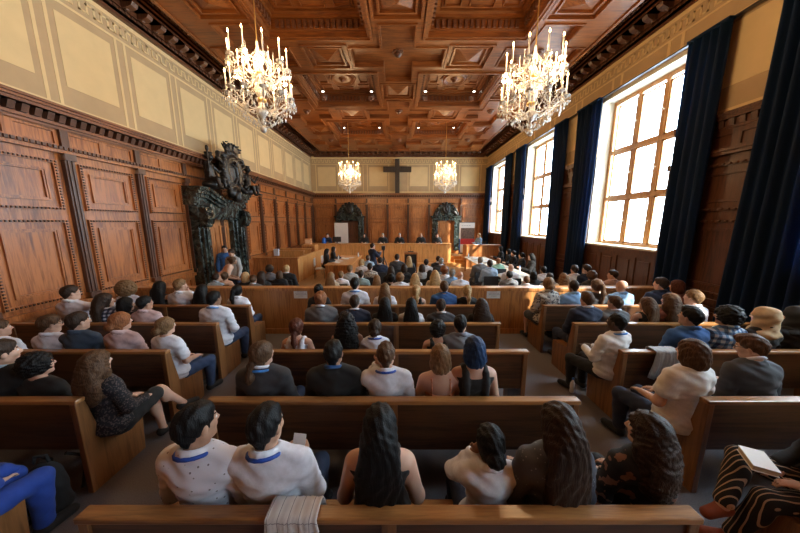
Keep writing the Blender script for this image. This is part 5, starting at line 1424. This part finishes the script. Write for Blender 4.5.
# ------------------------------------------------------------------ chandeliers
FLAME = emit('flame', (1.0, .62, .26), 30, sample=False)
BULBGLOW = FLAME
def arm_meshes(r, drop, nd):
    a = MB(); pts = []
    for k in range(11):
        t = k/10; x = .05+(r-.05)*t; z = -.10*math.sin(t*math.pi*1.15)*(1.2-t)+drop*t*t; pts.append((x, 0, z))
    a.tube(pts, .011, 6, .008); a.ball((r*.5, 0, pts[5][2]), .022, 6, 4); ez = pts[-1][2]
    d = MB().lathe([(.012,-.03),(.02,-.01),(.062,.006),(.066,.018),(.05,.014),(.018,.012),(.022,.04),(.014,.05)], r, 0, ez, 12)
    c = MB().lathe([(.0125,0),(.0125,.26),(.008,.265)], r, 0, ez+.045, 8)
    f = MB().lathe([(.004,0),(.013,.018),(.011,.034),(.003,.06)], r, 0, ez+.31, 8)
    p = MB()
    for k in range(nd):
        g = 2*math.pi*k/nd; x, y = r+.058*math.cos(g), .058*math.sin(g)
        p.octa((x, y, ez-.02), .009, .016); p.octa((x, y, ez-.045), .008, .014); p.octa((x, y, ez-.085-(.02 if k % 2 else 0)), .017, .034)
        p.tube([(x, y, ez+.0), (x, y, ez-.07)], .0015, 3)
    p.octa((r, 0, ez-.10), .02, .045); p.tube([(r, 0, ez-.1), (r, 0, ez)], .0015, 3); p.tube([(r+.058*math.cos(2*math.pi*k/12), .058*math.sin(2*math.pi*k/12), ez) for k in range(13)], .002, 3); p.tube([(r-.058, 0, ez), (r+.058, 0, ez)], .002, 3)
    sw = MB()                              # bead swag back to the column
    sw.tube([(.09+(r-.15)*k/18, 0, ez+.02+.16*(1-k/18)-.13*math.sin(math.pi*k/18)) for k in range(19)], .0025, 4)
    for k in range(10):
        t = k/9; x = .09+(r-.15)*t; sw.octa((x, .0, ez+.02+.16*(1-t)-.13*math.sin(math.pi*t)), .0105, .0135)
    return a, d, c, f, p, sw, ez
def chandelier(cx, cy, zb, label):
    t = empty('chandelier', (cx, cy, zb), 0, label, 'chandelier', 'crystal chandeliers')
    MB().tube([(0,0,1.42),(0,0,7.62-zb)], .011, 6).build('suspension_rod', GOLD, t)
    MB().lathe([(.10,7.55-zb),(.08,7.62-zb),(.02,7.62-zb)], n=12).build('ceiling_rose', GOLD, t)
    MB().lathe([(.01,.10),(.05,.14),(.02,.2),(.06,.26),(.11,.33),(.05,.42),(.03,.5),(.06,.58),(.10,.66),(.04,.76),(.03,.9),(.09,1.0),(.06,1.06),(.025,1.15),(.05,1.22),(.03,1.3),(.02,1.44)], n=14).build('column', CRYS, t, smooth=True)
    MB().lathe([(.03,.48),(.085,.50),(.085,.53),(.03,.55)], n=14).build('collar_ring', GOLD, t, smooth=True); MB().lathe([(.03,.92),(.075,.94),(.075,.97),(.03,.99)], n=14).build('collar_ring', GOLD, t, smooth=True)
    MB().ball((0,0,.03), .055, 12, 8).build('bottom_ball', CRYS, t, smooth=True)
    for nA, r, z, dr, ph in ((12, .52, .40, .12, 0), (10, .46, .88, .16, .3)):
        a, d, c, f, p, sw, ez = arm_meshes(r, dr, 6)
        M = [a.mesh('arm', GOLD if False else CRYS, True), d.mesh('drip_pan', CRYS, True), c.mesh('candle', CANDLE, True), f.mesh('flame', FLAME, True), p.mesh('pendants', CRYS), sw.mesh('bead_swag', CRYS)]
        for k in range(nA):
            o = link('arm', M[0], t); o.location = (0, 0, z); o.rotation_euler = (0, 0, ph+2*math.pi*k/nA)
            for q, nm in zip(M[1:], ('drip_pan','candle','flame','pendants','bead_swag')): link(nm, q, o)
    # short arms with glass spires, basket strings, bottom fringe
    m = MB()
    for k in range(8):
        g = 2*math.pi*(k+.5)/8; x, y = .24*math.cos(g), .24*math.sin(g)
        m.tube([(.04*math.cos(g), .04*math.sin(g), .98), (x*.6, y*.6, .93), (x, y, 1.02)], .009, 6); m.lathe([(.03,1.03),(.035,1.05),(.015,1.07),(.018,1.12),(.008,1.2),(.002,1.34)], x, y, 0, 8)
    m.build('glass_spires', CRYS, t)
    for tier, (r0, z0, r1, z1, n) in enumerate(((.04,1.30,.40,1.02,12), (.40,.98,.50,.60,14), (.46,.46,.04,.06,12), (.10,.85,.42,.55,10))):
        m = MB(); g = 0
        m.tube([((r0+(r1-r0)*j/12), 0, z0+(z1-z0)*j/12-.07*math.sin(math.pi*j/12)) for j in range(13)], .0025, 4)
        for j in range(11):
            q = j/10; m.octa((r0+(r1-r0)*q, 0, z0+(z1-z0)*q-.07*math.sin(math.pi*q)), .0105, .015)
        me = m.mesh('bead_string', CRYS)
        for k in range(n):
            o = link('bead_string', me, t); o.rotation_euler = (0, 0, 2*math.pi*(k+.25)/n)
    drops = [MB().octa((0, 0, 0), .018, .04).tube([(0,0,.02),(0,0,.10)], .002, 4).mesh('crystal_drop', CRYS)]
    for k in range(20):
        g = 2*math.pi*k/20
        for r, z in ((.50-.05*(k % 2), .34-.03*(k % 2)), (.30, .22), (.34, .84)) + (((.16, .12),) if k % 2 else ()):
            o = link('crystal_drop', drops[0], t); o.location = (r*math.cos(g), r*math.sin(g), z)
    for r, z, n in ((.40, 1.34, 3), (.46, .84, 3)):
        for k in range(n):
            g = 2*math.pi*k/n+z; ld = bpy.data.lights.new('candle_light', 'POINT'); ld.energy = CANDLE_W/6*4; ld.color = (1.0, .66, .34); ld.shadow_soft_size = .06
            lo = link('candle_light', ld, t); lo.location = (r*math.cos(g), r*math.sin(g), z+.06)
chandelier(-2.40, 5.15, 4.12, 'large lit crystal chandelier with candles, near left one')
chandelier(2.40, 5.15, 4.06, 'large lit crystal chandelier with candles, near right one')
chandelier(-2.42, 13.6, 3.93, 'small-looking lit crystal chandelier before the far wall, left of the cross')
chandelier(2.28, 13.6, 3.93, 'small-looking lit crystal chandelier before the far wall, right of the cross')
for y in cys[2:]:
    for x in cxs:
        for sx in (-1, 1):
            ld = bpy.data.lights.new('downlight', 'SPOT'); ld.energy = DOWN_W*4; ld.spot_size = R(110); ld.spot_blend = .8; ld.color = (1, .85, .66); ld.shadow_soft_size = .04
            lo = link('downlight', ld, None); lo.location = (x+sx*.94, y+.86, 7.47)

# ------------------------------------------------------------------ things lying about
def cloth_over(y, x0, x1, z, back, front, mat, name, label, cat, seed, amp=.012):
    """a garment laid over a pew's top rail: hangs down behind (toward the camera) and in front"""
    rnd = random.Random(seed); t = empty(name, ((x0+x1)/2, y, z), 0, label, cat)
    n, m = 26, 22; mb = MB(); ph = [rnd.uniform(0, 6) for _ in range(4)]
    path = [(-.066, -back*q) for q in (1, .8, .6, .4, .2, .05)] + [(-.060, .010), (-.03, .016), (0, .017), (.03, .016), (.056, .008)] + [(.062, -front*q) for q in (.1, .3, .5, .75, 1)]
    for j, (py, pz) in enumerate(path):
        sp = 1 + .25*abs(pz)/max(back, front) if pz < 0 else 1
        for i in range(n+1):
            u = i/n-.5; w = amp*math.sin(u*22+ph[0]+pz*6)*min(1, .2+abs(pz)*6) + .5*amp*math.sin(u*41+ph[1])
            x = u*(x1-x0)*(sp*.9)+.02*math.sin(pz*14+ph[2]); zz = pz + (.02*math.sin(u*9+ph[3]) - .05*abs(u) if abs(pz) > .05 else .004*abs(math.sin(u*15)))
            mb.v.append((x, py-abs(w) if py < 0 else py+abs(w), zz))
    for j in range(len(path)-1):
        for i in range(n): a = j*(n+1)+i; mb.f.append((a, a+1, a+n+2, a+n+1))
    o = mb.build('cloth', mat, t, smooth=True); s = o.modifiers.new('s', 'SOLIDIFY'); s.thickness = .008; s.offset = 0
    return t
m, nt, b = _nt('checked_white_cloth'); N = nt.nodes; L = nt.links
tc = N.new('ShaderNodeTexCoord'); bk = N.new('ShaderNodeTexBrick'); bk.offset = 0; bk.inputs['Scale'].default_value = 9; bk.inputs['Mortar Size'].default_value = .012; bk.inputs['Brick Width'].default_value = .5; bk.inputs['Row Height'].default_value = .5
bk.inputs['Color1'].default_value = bk.inputs['Color2'].default_value = (.66,.64,.62,1); bk.inputs['Mortar'].default_value = (.10,.10,.12,1)
mp = N.new('ShaderNodeMapping'); mp.inputs['Rotation'].default_value = (R(90), 0, R(0)); L.new(tc.outputs['Object'], mp.inputs['Vector']); L.new(mp.outputs['Vector'], bk.inputs['Vector']); L.new(bk.outputs['Color'], b.inputs['Base Color'])
b.inputs['Roughness'].default_value = .85
CHK = m
cloth_over(ROWS[0], at(268, 505, 1.25)[0], at(322, 505, 1.25)[0], .952, .24, .20, CHK, 'jacket', 'white jacket with thin dark checks laid over the nearest middle pew rail', 'jacket', 3)
cloth_over(ROWS[2], at(650, 350, 3.05)[0], at(677, 350, 3.05)[0], .952, .30, .22, cloth('ltgrey'), 'shawl', 'light grey shawl hanging over the third right pew rail', 'shawl', 4, .03)
# sheet of paper held by the second sitter
p = at(299, 443, 1.80)
t = empty('folded_leaflet', p, R(-8), 'small white leaflet held up in front of the sitter in plain white shirt', 'paper')
o = MB().box(-.05, .05, -.002, .002, -.065, .065).build('sheet', WHITE, t); t.rotation_euler[0] = R(-25)
# backpack
t = empty('backpack', (-2.98, 1.96, 0), R(12), 'black backpack with red zip panel on the floor at the lower left', 'backpack')
f = Field((-.24,-.2,-.02), (.24,.22,.56), .012)
f.ell((0,0,.24), (.135,.095,.25), .04); f.ell((0,.0,.07), (.14,.11,.08), .05); f.ell((0,-.10,.15), (.10,.045,.11), .02); f.cut((0,0,.0), (0,0,-1))
f.ripple(lambda X,Y,Z: .005*np.sin(40*X+20*Z)*np.sin(33*Z+10*Y))
link('pack_body', np_mesh('pack_body', *f.mesh(), [cloth('black')]), t)
MB().prism([(.02,.20),(.055,.22),(.11,.42),(.075,.45)], lambda p,q: (p,-.09-.04*(.45-q),q), lambda p,q: (p,-.12-.08*(.45-q),q)).build('red_panel', plain('crimson_cloth', (.35,.012,.04), .7), t)
MB().tube([(-.05,0,.49),(-.04,0,.55),(.04,0,.55),(.05,0,.49)], .012, 6).build('handle', cloth('black'), t)
for s in (-1, 1): MB().tube([(s*.08,.10,.47),(s*.12,.19,.36),(s*.12,.18,.2),(s*.13,.12,.08)], .014, 6).build('shoulder_strap', cloth('black'), t)
MB().ball((-.02,-.16,.12), .016, 8, 5).build('buckle', METAL, t)
# blue jacket on the lap at the left edge, book and notebook on the striped lap
t = empty('jacket', (-3.02, 1.62, .64), R(-8), 'crumpled bright blue jacket on the lap at the lower left edge', 'jacket')
f = Field((-.24,-.2,-.05), (.28,.22,.16), .012); f.ell((0,0,.03), (.19,.13,.045), .04); f.ell((.1,.05,.06), (.10,.09,.045), .04); f.cone((-.1,-.05,.07), (.2,.12,.05), .04, .03, .04)
f.ripple(lambda X,Y,Z: .007*np.sin(50*X+30*Y)*np.sin(33*Y-12*X))
link('folded_cloth', np_mesh('folded_cloth', *f.mesh(), [cloth('royal')]), t)
b0 = at(754, 463, 1.68)
t = empty('book', at(757, 463, 1.70), R(62), 'thick pale book lying on the striped lap at the lower right', 'book')
t.rotation_euler[1] = R(-6); t.scale = (.82, .82, 1.1)
MB().box(-.105, .105, -.075, .075, .004, .036).build('page_block', plain('page_edges', (.60,.50,.34), .8), t)
MB().box(-.11, .11, -.08, .08, .036, .041).box(-.11, .11, -.08, .08, 0, .004).build('cover', WHITE, t)
t = empty('phone', (at(741, 362, 2.75)[0], 2.72, .745), R(30), 'pale blue phone held by the sitter in dark suit on the second right pew', 'phone'); t.rotation_euler[0] = R(35)
MB().box(-.04, .04, -.075, .075, 0, .009).build('casing', BLACK, t, bevel=.003); MB().box(-.036, .036, -.07, .07, .009, .0098).build('screen', plain('phone_screen', (.35,.45,.60), .15), t)
t = empty('bag', (at(655, 395, 3.2)[0], 3.2, 0), 0, 'dark bag on the floor under the third right pew', 'bag')
f = Field((-.3,-.2,-.02), (.3,.2,.3), .014); f.ell((0,0,.10), (.24,.12,.13), .04); f.cut((0,0,0),(0,0,-1)); f.ripple(lambda X,Y,Z: .006*np.sin(30*X+20*Z)*np.sin(33*Y))
link('bag_body', np_mesh('bag_body', *f.mesh(), [cloth('black')]), t)
MB().tube([(-.12,0,.2),(-.1,.02,.29),(.1,.02,.29),(.12,0,.2)], .01, 6).build('handle', cloth('black'), t)
